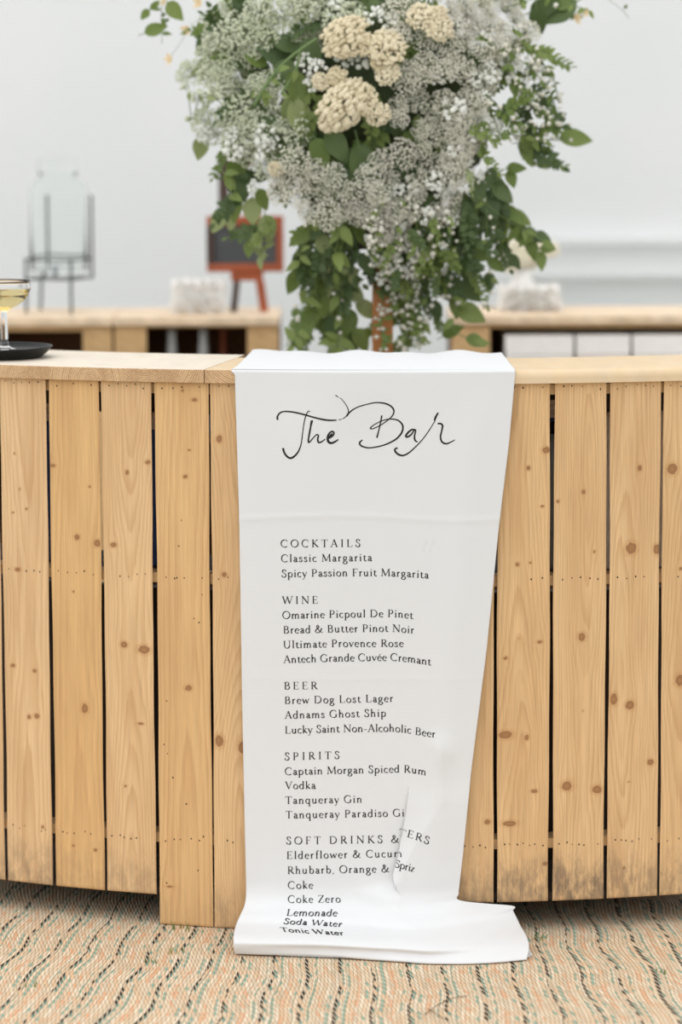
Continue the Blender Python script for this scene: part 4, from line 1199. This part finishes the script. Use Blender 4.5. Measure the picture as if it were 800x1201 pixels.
b.tube([(0, -jr * 1.0, z_low + .03), (0, -jr - .03, z_low + .03)], .007, 10)
b.tube([(0, -jr - .028, z_low + .032), (0, -jr - .028, z_low + .006)], .006, 10)
b.build('tap', M_GREY, disp)

# ------------------------------------------------------------------ framed chalkboard on a stand
KY = CAM.y + 6.86
def cb():
    c0 = at_y(288, 357, KY)
    root = empty('tabletop_chalkboard', (c0.x, KY, ZBT + .0004), 'small chalkboard in a reddish wooden frame on legs, on the back bar', 'chalkboard')
    S = (KY - CAM.y) / F_PX
    Z = lambda py: zpx(py, KY) - ZBT
    X = lambda px: (px - 288) * S
    def bx(nm, x0, x1, y0, y1, z0, z1, mt, bev=.003, rot=None):
        b = MB(); b.box(x0, x1, y0, y1, z0, z1, bev=bev); return b.build(nm, mt, root, smooth=False)
    ya, yb = -.012, .012
    bx('frame_rail', X(243), X(333), ya, yb, Z(264), Z(253), M_RED)
    bx('frame_rail', X(243), X(333), ya, yb, Z(318.5), Z(309), M_RED)
    bx('frame_stile', X(243), X(252), ya, yb, Z(309) + .0002, Z(264) - .0002, M_DKWOOD)
    bx('frame_stile', X(325), X(333), ya, yb, Z(309) + .0002, Z(264) - .0002, M_RED)
    bx('slate', X(252) + .0003, X(325) - .0003, -.004, .006, Z(309) + .0003, Z(264) - .0003, M_SLATE, 0)
    bx('neck', X(271), X(309), -.008, .010, Z(329), Z(318.6), M_RED)
    zt = Z(329) - .0002
    for sx, t in ((274, 1), (302, -1)):
        b = MB()
        x0, x1 = X(sx + (0 if t > 0 else -2)), X(sx + (10 if t > 0 else 8) - (2 if t > 0 else 0))
        sh = (-4 if t > 0 else 5) * S
        v = []
        for z, dx in ((zt, 0), (.0, sh)):
            for x in (x0, x1):
                for y in (-.007, .009): v.append((x + dx, y, z))
        b.add(v, [(0, 1, 3, 2), (4, 6, 7, 5), (0, 2, 6, 4), (1, 5, 7, 3), (0, 4, 5, 1), (2, 3, 7, 6)])
        b.build('leg', M_DKWOOD if t > 0 else M_RED, root, smooth=False)
    bx('mast', X(257), X(269), .013, .03, Z(318), Z(184), M_DKWOOD)
    bx('mast_rail', X(257), X(300), .0305, .044, Z(196), Z(184), M_DKWOOD)
cb()

# ------------------------------------------------------------------ ruffled white bundles on the back bars
def ruffle(px0, px1, py0, py1, Y, label, seed, mt=M_NAPKIN):
    rng = random.Random(seed)
    c = at_y((px0 + px1) / 2, py1, Y)
    root = empty('napkin_bundle', (c.x, Y, ZBT + .0004), label, 'napkins', 'ruffled white bundles on the back bars')
    S = (Y - CAM.y) / F_PX
    w, h = (px1 - px0) * S, (py1 - py0) * S
    k = 0
    for i in range(5):
        for j in range(2):
            for l in range(2):
                x = (-.5 + (i + .5) / 5) * w * .9 + rng.uniform(-.004, .004)
                y = (j - .5) * .06 + rng.uniform(-.006, .006)
                z = (l + .5) * h / 2
                b = MB()
                # crumpled folded napkin: stacked wavy leaves
                for q in range(4):
                    n = 16; v = []; f = []
                    rr = w / 9 * rng.uniform(.9, 1.15)
                    a0 = rng.uniform(0, 6)
                    for ring_ in range(5):
                        for t in range(n):
                            a = 2 * math.pi * t / n
                            r = rr * ring_ / 4
                            v.append((x + r * math.cos(a), y + r * math.sin(a), z - h * .25 + (q + .6) * h / 9 + r * .35 * math.sin(a * 3 + a0) * ring_ / 4 - (r * r) * 3))
                    for ring_ in range(4):
                        for t in range(n):
                            u2 = (t + 1) % n
                            f.append((ring_ * n + t, ring_ * n + u2, (ring_ + 1) * n + u2, (ring_ + 1) * n + t))
                    v = [(p[0], p[1], max(p[2], .0005)) for p in v]
                    b.add(v, f)
                o = b.build('folded_napkin', mt, root)
                k += 1
ruffle(198, 266, 318, 361, CAM.y + 6.82, 'ruffled white bundle on the back bar, left of the chalkboard', 3)
ruffle(583, 658, 340, 372, CAM.y + 6.86, 'low ruffled white bundle on the right back bar, beside the flowers', 4)

# ------------------------------------------------------------------ flower arrangement
FY = 0.75
FS = (FY - CAM.y) / F_PX
fr = random.Random(77)
pf = at_y(449, 400, FY)
post = empty('plinth', (pf.x, FY + .03, 0), 'orange pine plinth post behind the bar carrying the flowers', 'plinth')
hp = zpx(285, FY)
b = MB(); b.box(-.0215, .0215, -.0215, .0215, .0255, hp - .012, bev=.003); b.build('shaft', M_OCHRE, post, smooth=False)
b = MB(); b.box(-.17, .17, -.17, .17, .0005, .025, bev=.004); b.build('base', M_OCHRE, post, smooth=False)
b = MB(); b.box(-.1, .1, -.09, .09, hp - .0115, hp, bev=.004); b.build('top_plate', M_DKWOOD, post, smooth=False)
FA = empty('flower_arrangement', (pf.x, FY + .03, hp + .0004), 'large wild arrangement of white and cream blooms with trailing greenery, behind the bar', 'flower arrangement')
FO = FA.location.copy()
def fpos(px, py, dy=0.0):
    """a spot on the bulging front of the arrangement"""
    ex, ez = (px - 445) / 215, (py - 110) / 230
    r2 = min(1.0, ex * ex + ez * ez)
    Y = FY + .03 - .19 * math.sqrt(1 - r2) + dy
    return at_y(px, py, Y) - FO

b = MB()
b.ico((0, 0, 0), 1, 4)
for v in b.v:
    n = math.sin(v.x * 7 + v.y * 5) * .07 + math.sin(v.z * 9 + v.x * 4 + 1) * .07 + math.sin(v.y * 11 + v.z * 6) * .05
    v *= (1 + n)
    v.x *= .212; v.y *= .13; v.z *= .25
pc = at_y(445, 130, FY + .05) - FO
core = b.build('moss_core', M_MOSS, FA, pc)
b = MB(); b.lathe([(0, 0), (.05, 0), (.058, .004), (.085, .11), (.089, .112), (.083, .113), (.08, .10), (0, .10)], n=36)
b.build('urn', M_DKWOOD, FA, (0, 0, 0))

def leaf_mesh(name, mat, wid=.62, fold=.18, curl=.25, pointy=1.0, nl=9, nw=4):
    """ovate leaf of unit length along +x with stalk, lying in xy, folded on the midrib"""
    v, f = [], []
    for i in range(nl + 1):
        t = i / nl
        w = wid * .5 * (math.sin(math.pi * t ** .78) ** (.85)) * (1 - .12 * t * pointy)
        for j in range(-nw // 2, nw // 2 + 1):
            s = j / (nw / 2)
            v.append((t, s * w, fold * abs(s) * w - curl * (t - .2) ** 2 + .02 * math.sin(9 * t) * abs(s)))
    k = nw + 1
    for i in range(nl):
        for j in range(nw): f.append((i * k + j, (i + 1) * k + j, (i + 1) * k + j + 1, i * k + j + 1))
    mb = MB(); mb.add(v, f)
    mb.tube([(-.25, 0, -.02), (0, 0, 0), (.6, 0, -.05)], [.016, .018, .006], 5, 1)
    me = bpy.data.meshes.new(name)
    me.from_pydata([tuple(p) for p in mb.v], [], mb.f)
    me.materials.append(mat); me.materials.append(M_STEM)
    me.polygons.foreach_set('material_index', np.asarray(mb.m, dtype=np.int32))
    me.polygons.foreach_set('use_smooth', np.ones(len(me.polygons), dtype=bool))
    return me
LM = {'g': [leaf_mesh('leaf_blade', M_LEAF, .68), leaf_mesh('leaf_blade', M_LEAF, .58, .3, .4)],
      'l': [leaf_mesh('leaf_blade', M_LEAFL, .72, .15, .2), leaf_mesh('leaf_blade', M_LEAFL, .62, .25, .35)],
      'd': [leaf_mesh('leaf_blade', M_LEAFD, .7, .12, .2), leaf_mesh('leaf_blade', M_LEAFD, .6, .2, .3)]}

def basis(direction, facing):
    x = Vector(direction).normalized()
    z = Vector(facing)
    z = (z - x * z.dot(x))
    if z.length < 1e-4: z = Vector((0, -1, 0)) - x * Vector((0, -1, 0)).dot(x)
    z.normalize(); y = z.cross(x)
    return Matrix((x, y, z)).transposed()

def leaf(px, py, size_px, ang, kind='g', dy=0.0, tilt=None, name='leaf'):
    """centre pixel, length in pixels, direction of the tip in degrees (0 right, -90 down)"""
    L = size_px * FS
    a = math.radians(ang)
    d = Vector((math.cos(a), fr.uniform(-.35, .1), math.sin(a)))
    fc = Vector((fr.uniform(-.5, .5), -1, fr.uniform(-.1, .9)))
    M = basis(d, fc)
    p = fpos(px, py, dy) - d.normalized() * L * .5
    return place(name, fr.choice(LM[kind]), FA, p, M.to_euler(), (L, L, L))

# individually visible leaves (pixel centre, length, direction, kind)
LV = [(330, 88, 40, -150, 'd'), (312, 104, 36, 200, 'g'), (348, 104, 40, -80, 'g'), (322, 62, 38, 160, 'd'), (300, 132, 30, -120, 'd'), (318, 150, 34, -60, 'd'), (366, 62, 34, -60, 'd'), (300, 70, 26, 150, 'g'), (600, 251, 30, -20, 'g'), (588, 270, 32, -80, 'g'), (610, 274, 36, -50, 'g'), (624, 276, 26, -30, 'd'), (624, 292, 26, -70, 'g'), (637, 278, 20, -20, 'd'), (642, 292, 17, -5, 'g'), (634.6, 306, 22, -80, 'g'),
      (611, 256, 28, -25, 'g'), (560, 297, 36, -10, 'g'), (582, 311, 24, -30, 'g'), (604, 307, 20, -55, 'd'), (551, 321, 34, -60, 'd'), (574, 331, 22, -90, 'd'), (551, 342, 34, -35, 'd'), (553, 368, 34, -25, 'g'),
      (531, 388, 26, 30, 'g'), (558.6, 400, 24, -20, 'g'), (534, 360, 28, -70, 'g'), (521, 340, 28, -60, 'd'), (512, 365, 24, -80, 'd'), (540, 300, 30, -40, 'd'), (574, 240, 36, -60, 'd'), (590, 226, 30, -40, 'd'), (560, 225, 34, -80, 'd'),
      (353, 277, 32, -140, 'g'), (380, 288, 26, -70, 'l'), (401, 273, 30, -30, 'l'), (424, 277, 30, -50, 'g'), (382, 309, 24, -60, 'l'), (401, 312, 26, -50, 'l'), (414, 324, 24, -75, 'l'), (392, 329, 28, -50, 'l'), (344, 331, 28, -110, 'g'), (362, 324, 28, -120, 'g'),
      (416, 344, 28, -40, 'l'), (432, 364, 32, -30, 'l'), (461, 344, 26, -110, 'l'), (379, 361, 28, -100, 'g'), (358, 386, 30, -120, 'g'), (352, 399, 26, -100, 'g'), (409, 380, 36, -90, 'g'), (424, 399, 30, -60, 'g'), (396, 404, 32, -140, 'l'), (381, 336, 28, -70, 'l'),
      (358, 292, 28, -100, 'd'), (372, 268, 28, -120, 'd'), (398, 296, 30, -80, 'd'), (430, 310, 28, -60, 'd'), (440, 295, 30, -100, 'd'), (371, 345, 26, -90, 'd'), (388, 385, 30, -80, 'd'), (415, 402, 26, -90, 'd'), (366, 372, 26, -70, 'g'),
      (235, 174, 26, -100, 'l'), (276, 200, 40, -105, 'g'), (284, 218, 34, -80, 'd'), (256, 259, 30, -115, 'l'), (275, 244, 32, -95, 'g'), (296, 248, 30, -90, 'l'), (271, 262, 20, -100, 'l'), (301, 278, 28, -85, 'l'), (314, 268, 30, -80, 'l'), (292, 292, 20, -100, 'g'), (306, 296, 18, -60, 'l'), (308, 234, 26, -60, 'g'),
      (205, 13, 26, -50, 'g'), (170, 17, 14, -130, 'g'), (182, 6, 14, 40, 'g'), (183, 34, 26, 20, 'g'), (231, 38, 14, -100, 'd'), (238, 50, 24, -130, 'd'),
      (655, 14, 44, -150, 'd'), (640, 8, 36, 20, 'd'), (632, 24, 30, -80, 'd'), (664, 4, 26, 20, 'g'),
      (676, 162, 38, 0, 'g'), (622, 168, 26, 0, 'g'), (618, 180, 26, -70, 'g'), (606, 197, 22, 5, 'g'), (600, 210, 20, -70, 'g'),
      (352, 140, 44, -70, 'l'), (340, 128, 34, -110, 'l'), (338, 52, 36, -20, 'd'), (425, 196, 52, -80, 'd'), (396, 172, 40, -60, 'd'), (376, 180, 34, -70, 'g'), (408, 214, 36, -100, 'd')]
for t in LV[:100]:
    leaf(t[0], t[1], t[2] * 1.12, t[3], t[4], dy=-.01)

# sprigs: short twigs with paired leaves filling the body
def sprig_mesh(seed, mat, n=9, L=.11, ls=.036):
    rng = random.Random(seed)
    mb = MB()
    pts = [Vector((0, 0, 0))]
    for i in range(n):
        pts.append(pts[-1] + Vector((L / n, rng.uniform(-.004, .004), rng.uniform(-.005, .003) - .0008 * i)))
    mb.tube(pts, [.0016 - .0001 * i for i in range(n + 1)], 5, 1)
    base = leaf_mesh('tmp', mat, .62, .2, .3, nl=6, nw=2)
    for i in range(1, n + 1):
        for sg in ((-1, 1) if i < n else (0,)):
            s = ls * rng.uniform(.7, 1.15) * (1 - .35 * i / n)
            d = Vector((rng.uniform(.3, .8), sg * rng.uniform(.6, 1), rng.uniform(-.3, .5)))
            M = basis(d, (rng.uniform(-.4, .4), rng.uniform(-.4, .4), 1)).to_4x4()
            T = Matrix.Translation(pts[i]) @ M @ Matrix.Scale(s, 4)
            mb.add([T @ v.co for v in base.vertices], [tuple(p.vertices) for p in base.polygons], 0)
    bpy.data.meshes.remove(base)
    me = bpy.data.meshes.new('leafy_sprig')
    me.from_pydata([tuple(p) for p in mb.v], [], mb.f)
    me.materials.append(mat); me.materials.append(M_STEM)
    me.polygons.foreach_set('material_index', np.asarray(mb.m, dtype=np.int32))
    me.polygons.foreach_set('use_smooth', np.ones(len(me.polygons), dtype=bool))
    return me
SPR = [sprig_mesh(1, M_LEAF), sprig_mesh(2, M_LEAFD), sprig_mesh(3, M_LEAFD, ls=.042), sprig_mesh(4, M_LEAF, ls=.03), sprig_mesh(5, M_LEAFL, 8, .09, .024)]
def put(name, me, px, py, ang, dy=0.0, sc=1.0, roll=0.0, out=.35):
    a = math.radians(ang)
    d = Vector((math.cos(a), -out, math.sin(a)))
    M = basis(d, (math.sin(roll), -1, math.cos(roll) * .8))
    return place(name, me, FA, fpos(px, py, dy), M.to_euler(), (sc, sc, sc))
for px, py in ((548, 150), (560, 175), (545, 195), (566, 140), (575, 165), (590, 130)):
    put('front_sprig', SPR[fr.choice((0, 3, 4))], px, py, fr.uniform(-80, 40), dy=-.04, sc=.6, roll=fr.uniform(-1, 1), out=.3)
for px, py in ((478, 268), (500, 290), (470, 312), (512, 318), (492, 345), (505, 255), (462, 285), (520, 290), (486, 375)):
    put('front_sprig', SPR[fr.choice((0, 1, 3))], px, py, fr.uniform(-120, -50), dy=-.045, sc=.5, roll=fr.uniform(-1, 1), out=.2)
n = 0
while n < 92:
    px, py = fr.uniform(235, 640), fr.uniform(-30, 300)
    ex, ez = (px - 440) / 190, (py - 110) / 205
    if ex * ex + ez * ez > 1: continue
    ang = math.degrees(math.atan2(-(py - 90), px - 440)) + fr.uniform(-70, 70)
    put('leafy_sprig', fr.choice(SPR[:4]), px, py, ang, dy=fr.uniform(.0, .05), sc=fr.uniform(.6, .95), roll=fr.uniform(-1, 1), out=fr.uniform(.05, .5))
    n += 1

# denser trailing foliage low on both sides
for cx_, cy_, rx_, ry_, cnt, ks in ((390, 300, 44, 48, 26, (0, 1, 2, 3)), (385, 375, 34, 34, 14, (0, 3)), (500, 300, 52, 60, 26, (0, 1, 2)), (560, 265, 36, 46, 14, (1, 2)), (480, 375, 34, 34, 10, (0, 3))):
    for i in range(cnt):
        a = fr.uniform(0, 6.28); r = math.sqrt(fr.random())
        put('trailing_sprig', SPR[fr.choice(ks)], cx_ + rx_ * r * math.cos(a), cy_ + ry_ * r * math.sin(a) - 14, fr.uniform(-140, -40), dy=fr.uniform(.01, .06), sc=fr.uniform(.5, .8), roll=fr.uniform(-1, 1), out=fr.uniform(0, .4))
for i in range(30):
    px, py = fr.uniform(255, 335), fr.uniform(-20, 200)
    if px < 240 + abs(py - 90) * .35: continue
    put('back_sprig', SPR[fr.choice((0, 3, 4))], px, py, fr.uniform(-110, 250), dy=fr.uniform(.03, .09), sc=fr.uniform(.6, .9), roll=fr.uniform(-1, 1), out=.1)

# baby's breath and other small-flower sprays
def spray_mesh(seed, mat, nf=80, rad=.045, fs=.0034, flat=.6):
    rng = random.Random(seed)
    mb = MB()
    hub = Vector((0, 0, -rad * .9))
    for i in range(nf):
        th = rng.uniform(0, 2 * math.pi); r = math.sqrt(rng.random()) * rad
        p = Vector((r * math.cos(th), r * math.sin(th), math.sqrt(max(0, rad * rad - r * r)) * flat * rng.uniform(.3, 1.0)))
        if i % 3 == 0: mb.tube([hub * .5 + p * .1, p], [.0007, .0005], 3, 1, caps=False)
        s = fs * rng.uniform(.7, 1.25)
        mb.ico(p, s, 1, 0, .22, rng, (1, 1, .8))
    me = bpy.data.meshes.new('flower_spray')
    me.from_pydata([tuple(p) for p in mb.v], [], mb.f)
    me.materials.append(mat); me.materials.append(M_GSTEM)
    me.polygons.foreach_set('material_index', np.asarray(mb.m, dtype=np.int32))
    return me
GY = [spray_mesh(10 + i, M_GYP, 240, .046, .0025, .95) for i in range(4)]
AS = [spray_mesh(20 + i, M_ASTIL, 150, .048, .0034) for i in range(3)]
BU = [spray_mesh(30 + i, M_PETAL, 20, .026, .0062, .8) for i in range(3)]
CR = [spray_mesh(40 + i, M_CREAM, 210, .03, .0038, .75) for i in range(3)]
def face(name, me, px, py, dy, sc, lean=(0, 0), spin=None):
    ex, ez = (px - 445) / 230, -(py - 110) / 240
    d = Vector((ex * .8 + lean[0] + fr.uniform(-.25, .25), -1, ez * .7 + .25 + lean[1] + fr.uniform(-.25, .25)))
    z = d.normalized(); q = z.to_track_quat('Z', 'Y')
    q = q @ Euler((0, 0, fr.uniform(0, 6.28))).to_quaternion()
    sc = sc if isinstance(sc, tuple) else (sc, sc, sc)
    return place(name, me, FA, fpos(px, py, dy), q.to_euler(), sc)
def region(name, meshes, cnt, ell, sc, dy, mind=13):
    pts = []; tries = 0
    while len(pts) < cnt and tries < 4000:
        tries += 1
        cx, cy, rx, ry = fr.choices(ell, [e[2] * e[3] for e in ell])[0]
        a = fr.uniform(0, 6.28); r = math.sqrt(fr.random())
        p = (cx + rx * r * math.cos(a), cy + ry * r * math.sin(a))
        if any((p[0] - q[0]) ** 2 + (p[1] - q[1]) ** 2 < mind * mind for q in pts): continue
        pts.append(p)
        face(name, fr.choice(meshes), p[0], p[1], fr.uniform(*dy), fr.uniform(*sc))
for px, py in ((335, 205), (350, 226), (370, 200), (386, 226), (400, 246), (362, 246), (345, 190), (410, 222), (382, 256), (330, 228), (425, 246), (440, 228), (395, 205), (358, 212)):
    face('baby_breath_spray', fr.choice(GY), px + fr.uniform(-4, 4), py + fr.uniform(-4, 4), fr.uniform(-.05, -.03), fr.uniform(.5, .75))
region('baby_breath_spray', GY, 85, [(530, 60, 70, 75), (510, 140, 55, 60), (490, 215, 60, 45), (555, 30, 60, 50), (480, 0, 40, 30), (455, 255, 35, 30), (585, 20, 40, 40)], (.42, .78), (-.035, .01), 12)
region('green_white_spray', AS, 56, [(275, 90, 52, 75), (300, 30, 60, 40), (320, 150, 32, 60), (265, 130, 30, 45), (370, 20, 45, 28)], (.6, .95), (-.02, .05), 10)
region('white_blossom_cluster', BU, 60, [(555, 165, 30, 36), (585, 150, 24, 30), (300, 175, 28, 22), (318, 215, 30, 22), (560, 180, 50, 45), (600, 110, 40, 50), (470, 295, 40, 40), (480, 350, 20, 40), (545, 110, 40, 40), (390, 75, 36, 30), (420, 20, 60, 24), (500, 240, 40, 40), (265, 160, 26, 20)], (.5, .95), (-.04, -.01), 14)
for px, py, rx, ry in ((406, 45, 28, 22), (454, 56, 21, 21), (430, 54, 13, 14), (455, 87, 14, 13), (444, 74, 10, 9), (396, 91, 12, 12), (376, 96, 9, 11), (403, 124, 33, 22), (385, 141, 13, 11), (444, 134, 14, 12), (495, 21, 17, 16), (515, 34, 17, 15), (324, 198, 9, 9), (425, 118, 18, 16), (512, 20, 14, 12)):
    s = FS / .031
    face('cream_flower_head', fr.choice(CR), px, py, -.045, (rx * s * 1.08, ry * s * 1.08, (rx + ry) / 2 * s), lean=(0, -.15))

# trailing vines of tiny white blooms and leaves
def vine(pts, n_leaf, n_bud, seed, name='trailing_vine', ls=13, bs=3.0, lk=M_LEAF, bmat=M_GYP, stem=.0011, dy=-.045):
    rng = random.Random(seed)
    P = [np.array(p, float) for p in pts]
    m = (len(P) - 1) * 8
    Q = [fpos(*catmull(P, i / 8), dy) for i in range(m + 1)]
    O = Q[0].copy()
    mb = MB(); mb.tube([q - O for q in Q], stem, 5, 1)
    base = leaf_mesh('tmp', lk, .5, .2, .3, nl=5, nw=2)
    for i in range(n_leaf):
        q = Q[rng.randrange(1, m + 1)] - O
        s = ls * FS * rng.uniform(.7, 1.2)
        d = Vector((rng.uniform(-1, 1), rng.uniform(-.8, .2), rng.uniform(-1, .3)))
        T = Matrix.Translation(q) @ basis(d, (rng.uniform(-.5, .5), -1, .6)).to_4x4() @ Matrix.Scale(s, 4)
        mb.add([T @ v.co for v in base.vertices], [tuple(p.vertices) for p in base.polygons], 0)
    bpy.data.meshes.remove(base)
    for i in range(n_bud):
        q = Q[rng.randrange(1, m + 1)] - O
        o_ = Vector((rng.gauss(0, 5), rng.gauss(-3, 3), rng.gauss(0, 5))) * FS
        mb.ico(q + o_, bs * FS * rng.uniform(.6, 1.2), 1, 2, .2, rng)
        mb.tube([q, q + o_], .0005, 3, 1, caps=False)
    mb.build(name, [lk, M_STEM, bmat], FA, O)
vine([(470, 230), (462, 290), (458, 340), (462, 372)], 16, 44, 1)
vine([(490, 240), (486, 300), (478, 360), (474, 408)], 16, 50, 2)
vine([(450, 225), (440, 262), (436, 300)], 10, 36, 3)
vine([(510, 250), (505, 310), (498, 370), (492, 402)], 18, 34, 4)
vine([(525, 250), (528, 300), (520, 345)], 14, 26, 5)
vine([(470, 300), (450, 350), (448, 390), (455, 408)], 12, 14, 6)
vine([(560, 40), (610, 70), (640, 100), (652, 128)], 26, 26, 7, ls=11)
vine([(585, 60), (620, 110), (640, 140), (630, 160)], 26, 22, 8, ls=12)
vine([(600, 30), (625, 60), (648, 90), (655, 120)], 24, 14, 9, ls=10)
vine([(570, 110), (600, 140), (640, 152), (660, 148)], 24, 18, 10, ls=12)
vine([(560, 150), (600, 158), (640, 164), (672, 164)], 8, 6, 11, ls=14)
vine([(560, 230), (590, 255), (615, 270), (640, 285)], 6, 0, 12, ls=20)
vine([(570, 230), (572, 290), (576, 330), (570, 360)], 8, 8, 13, ls=12)
vine([(255, 190), (270, 220), (262, 250)], 4, 0, 14, ls=24)
vine([(370, 250), (352, 300), (358, 350), (345, 405)], 14, 6, 15, ls=22)
vine([(400, 260), (392, 320), (400, 370), (395, 410)], 14, 4, 16, ls=24, lk=M_LEAF)
vine([(230, -12), (200, -4), (190, 6), (190, 30), (190, 52)], 3, 3, 17, ls=12, bs=4, bmat=M_STEM, stem=.0006, dy=0)
vine([(690, -20), (712, -2), (730, 12), (738, 22)], 1, 2, 18, ls=8, bs=4, bmat=M_LEAF, stem=.0005, dy=0)
vine([(262, 122), (236, 110), (226, 140), (220, 100)], 8, 30, 19, ls=9, lk=M_LEAFL, bmat=M_ASTIL)
vine([(590, 10), (640, -4), (672, 6), (690, 12)], 6, 3, 20, ls=12)
vine([(300, 262), (310, 285), (305, 300)], 8, 0, 21, ls=16, lk=M_LEAFL)
vine([(372, 45), (340, 68), (318, 92), (298, 124)], 4, 0, 25, name='green_branch', ls=18, stem=.0035, dy=-.05)
vine([(352, 60), (346, 84), (330, 110)], 2, 0, 26, name='green_branch', ls=16, stem=.0028, dy=-.05)
vine([(520, 330), (535, 360), (530, 385), (556, 400)], 5, 2, 22, ls=18)

# loose peach-tinted blossoms on the outer tips
def blossom_mesh(seed):
    rng = random.Random(seed)
    mb = MB()
    base = leaf_mesh('tmp', M_PEACH, .7, -.25, -.35, nl=5, nw=2)
    for i in range(5):
        a = i * 2 * math.pi / 5 + rng.uniform(-.2, .2)
        d = Vector((math.cos(a), math.sin(a), .45))
        T = basis(d, (0, 0, 1)).to_4x4() @ Matrix.Scale(rng.uniform(.85, 1.1), 4)
        mb.add([T @ v.co for v in base.vertices], [tuple(p.vertices) for p in base.polygons], 0)
    bpy.data.meshes.remove(base)
    mb.ico((0, 0, .08), .18, 1, 1, .2, rng)
    me = bpy.data.meshes.new('blossom')
    me.from_pydata([tuple(p) for p in mb.v], [], mb.f)
    me.materials.append(M_PEACH); me.materials.append(M_CREAM)
    me.polygons.foreach_set('material_index', np.asarray(mb.m, dtype=np.int32))
    return me
BL = [blossom_mesh(1), blossom_mesh(2)]
for px, py, s in ((200, 69, 9), (220, 35, 9), (676, 22, 9), (686, 14, 8), (193, 2, 7), (234, 3, 9)):
    face('peach_blossom', fr.choice(BL), px, py, 0, s * FS, lean=(0, -.5))
vine([(236, 20), (222, 32), (212, 50), (200, 66)], 1, 0, 23, ls=8, stem=.0005, dy=0)
vine([(660, 0), (668, 10), (678, 20)], 1, 0, 24, ls=8, stem=.0005, dy=0)

# cream blooms in a vase on the right back bar, half hidden by the leaves
c = at_y(612, 368, CAM.y + 6.95)
vs = empty('flower_vase', (c.x, CAM.y + 6.95, ZBT + .0004), 'pale vase of cream blooms on the right back bar behind the leaves', 'vase of flowers')
b = MB(); b.lathe([(0, 0), (.028, 0), (.034, .01), (.036, .05), (.022, .085), (.026, .1), (.023, .1), (.019, .085), (0, .08)], n=28); b.build('vase', M_WHITE, vs)
PCB = spray_mesh(71, M_PALECREAM, 120, .03, .0055, .8)
for i in range(9):
    a = i * 2.4; r = .012 + .008 * i
    o = place('cream_bloom', PCB, vs, (r * math.cos(a), r * .5 * math.sin(a), .13 + .02 * math.sin(i * 1.7)), (fr.uniform(.8, 1.5), 0, fr.uniform(-.6, .6)), (.8, .8, .8))

# ------------------------------------------------------------------ grass poking through the rug, a dry straw
def tuft(px, py, n, h, label, seed, spread=.02):
    rng = random.Random(seed)
    p = at_z(px, py, 0)
    mb = MB()
    for i in range(n):
        x, y = rng.uniform(-spread, spread), rng.uniform(-.012, .012)
        l = h * rng.uniform(.6, 1.15); dx, dy_ = rng.uniform(-.6, .6) * l, rng.uniform(-.6, .3) * l
        w = rng.uniform(.0008, .0013)
        v = []
        for k in range(5):
            t = k / 4
            q = Vector((x + dx * t * t, y + dy_ * t * t, l * t * (1 - .25 * t)))
            ww = w * (1 - t) + .0001
            v += [q + Vector((-ww, 0, 0)), q + Vector((0, -.0004, 0)), q + Vector((ww, 0, 0))]
        f = []
        for k in range(4):
            for j in range(2): f.append((k * 3 + j, k * 3 + j + 1, k * 3 + j + 4, k * 3 + j + 3))
        mb.add(v, f)
    tag(mb.build('grass_tuft', M_GRASS, None, (p.x, p.y, .0002)), label, 'grass', 'grass tufts on the rug')
tuft(212, 1090, 12, .020, 'green grass tuft at the foot of the tall left post board', 1)
tuft(203, 1118, 6, .024, 'sparse grass blades on the rug below the tall left post board', 2)
tuft(178, 1130, 4, .016, 'few grass blades on the rug, lower left of the post board', 3, .012)
tuft(36, 1156, 5, .016, 'grass tuft on the rug near the left edge', 4, .012)
tuft(634, 1102, 7, .018, 'grass tuft on the rug at the right end of the banner hem', 5, .012)
tuft(776, 1142, 5, .014, 'grass tuft on the rug near the right edge', 6, .01)
mb = MB()
for a, c in (((498, 1190), (522, 1174)), ((502, 1183), (520, 1195)), ((520, 1174), (548, 1168))):
    p, q = at_z(*a, .002), at_z(*c, .002)
    mb.tube([p, (p + q) / 2 + Vector((0, 0, .002)), q], .0007, 5)
tag(mb.build('dry_straw', M_STRAW, None, origin=at_z(510, 1184, 0)), 'wisps of dry straw lying on the rug in front of the banner', 'straw')
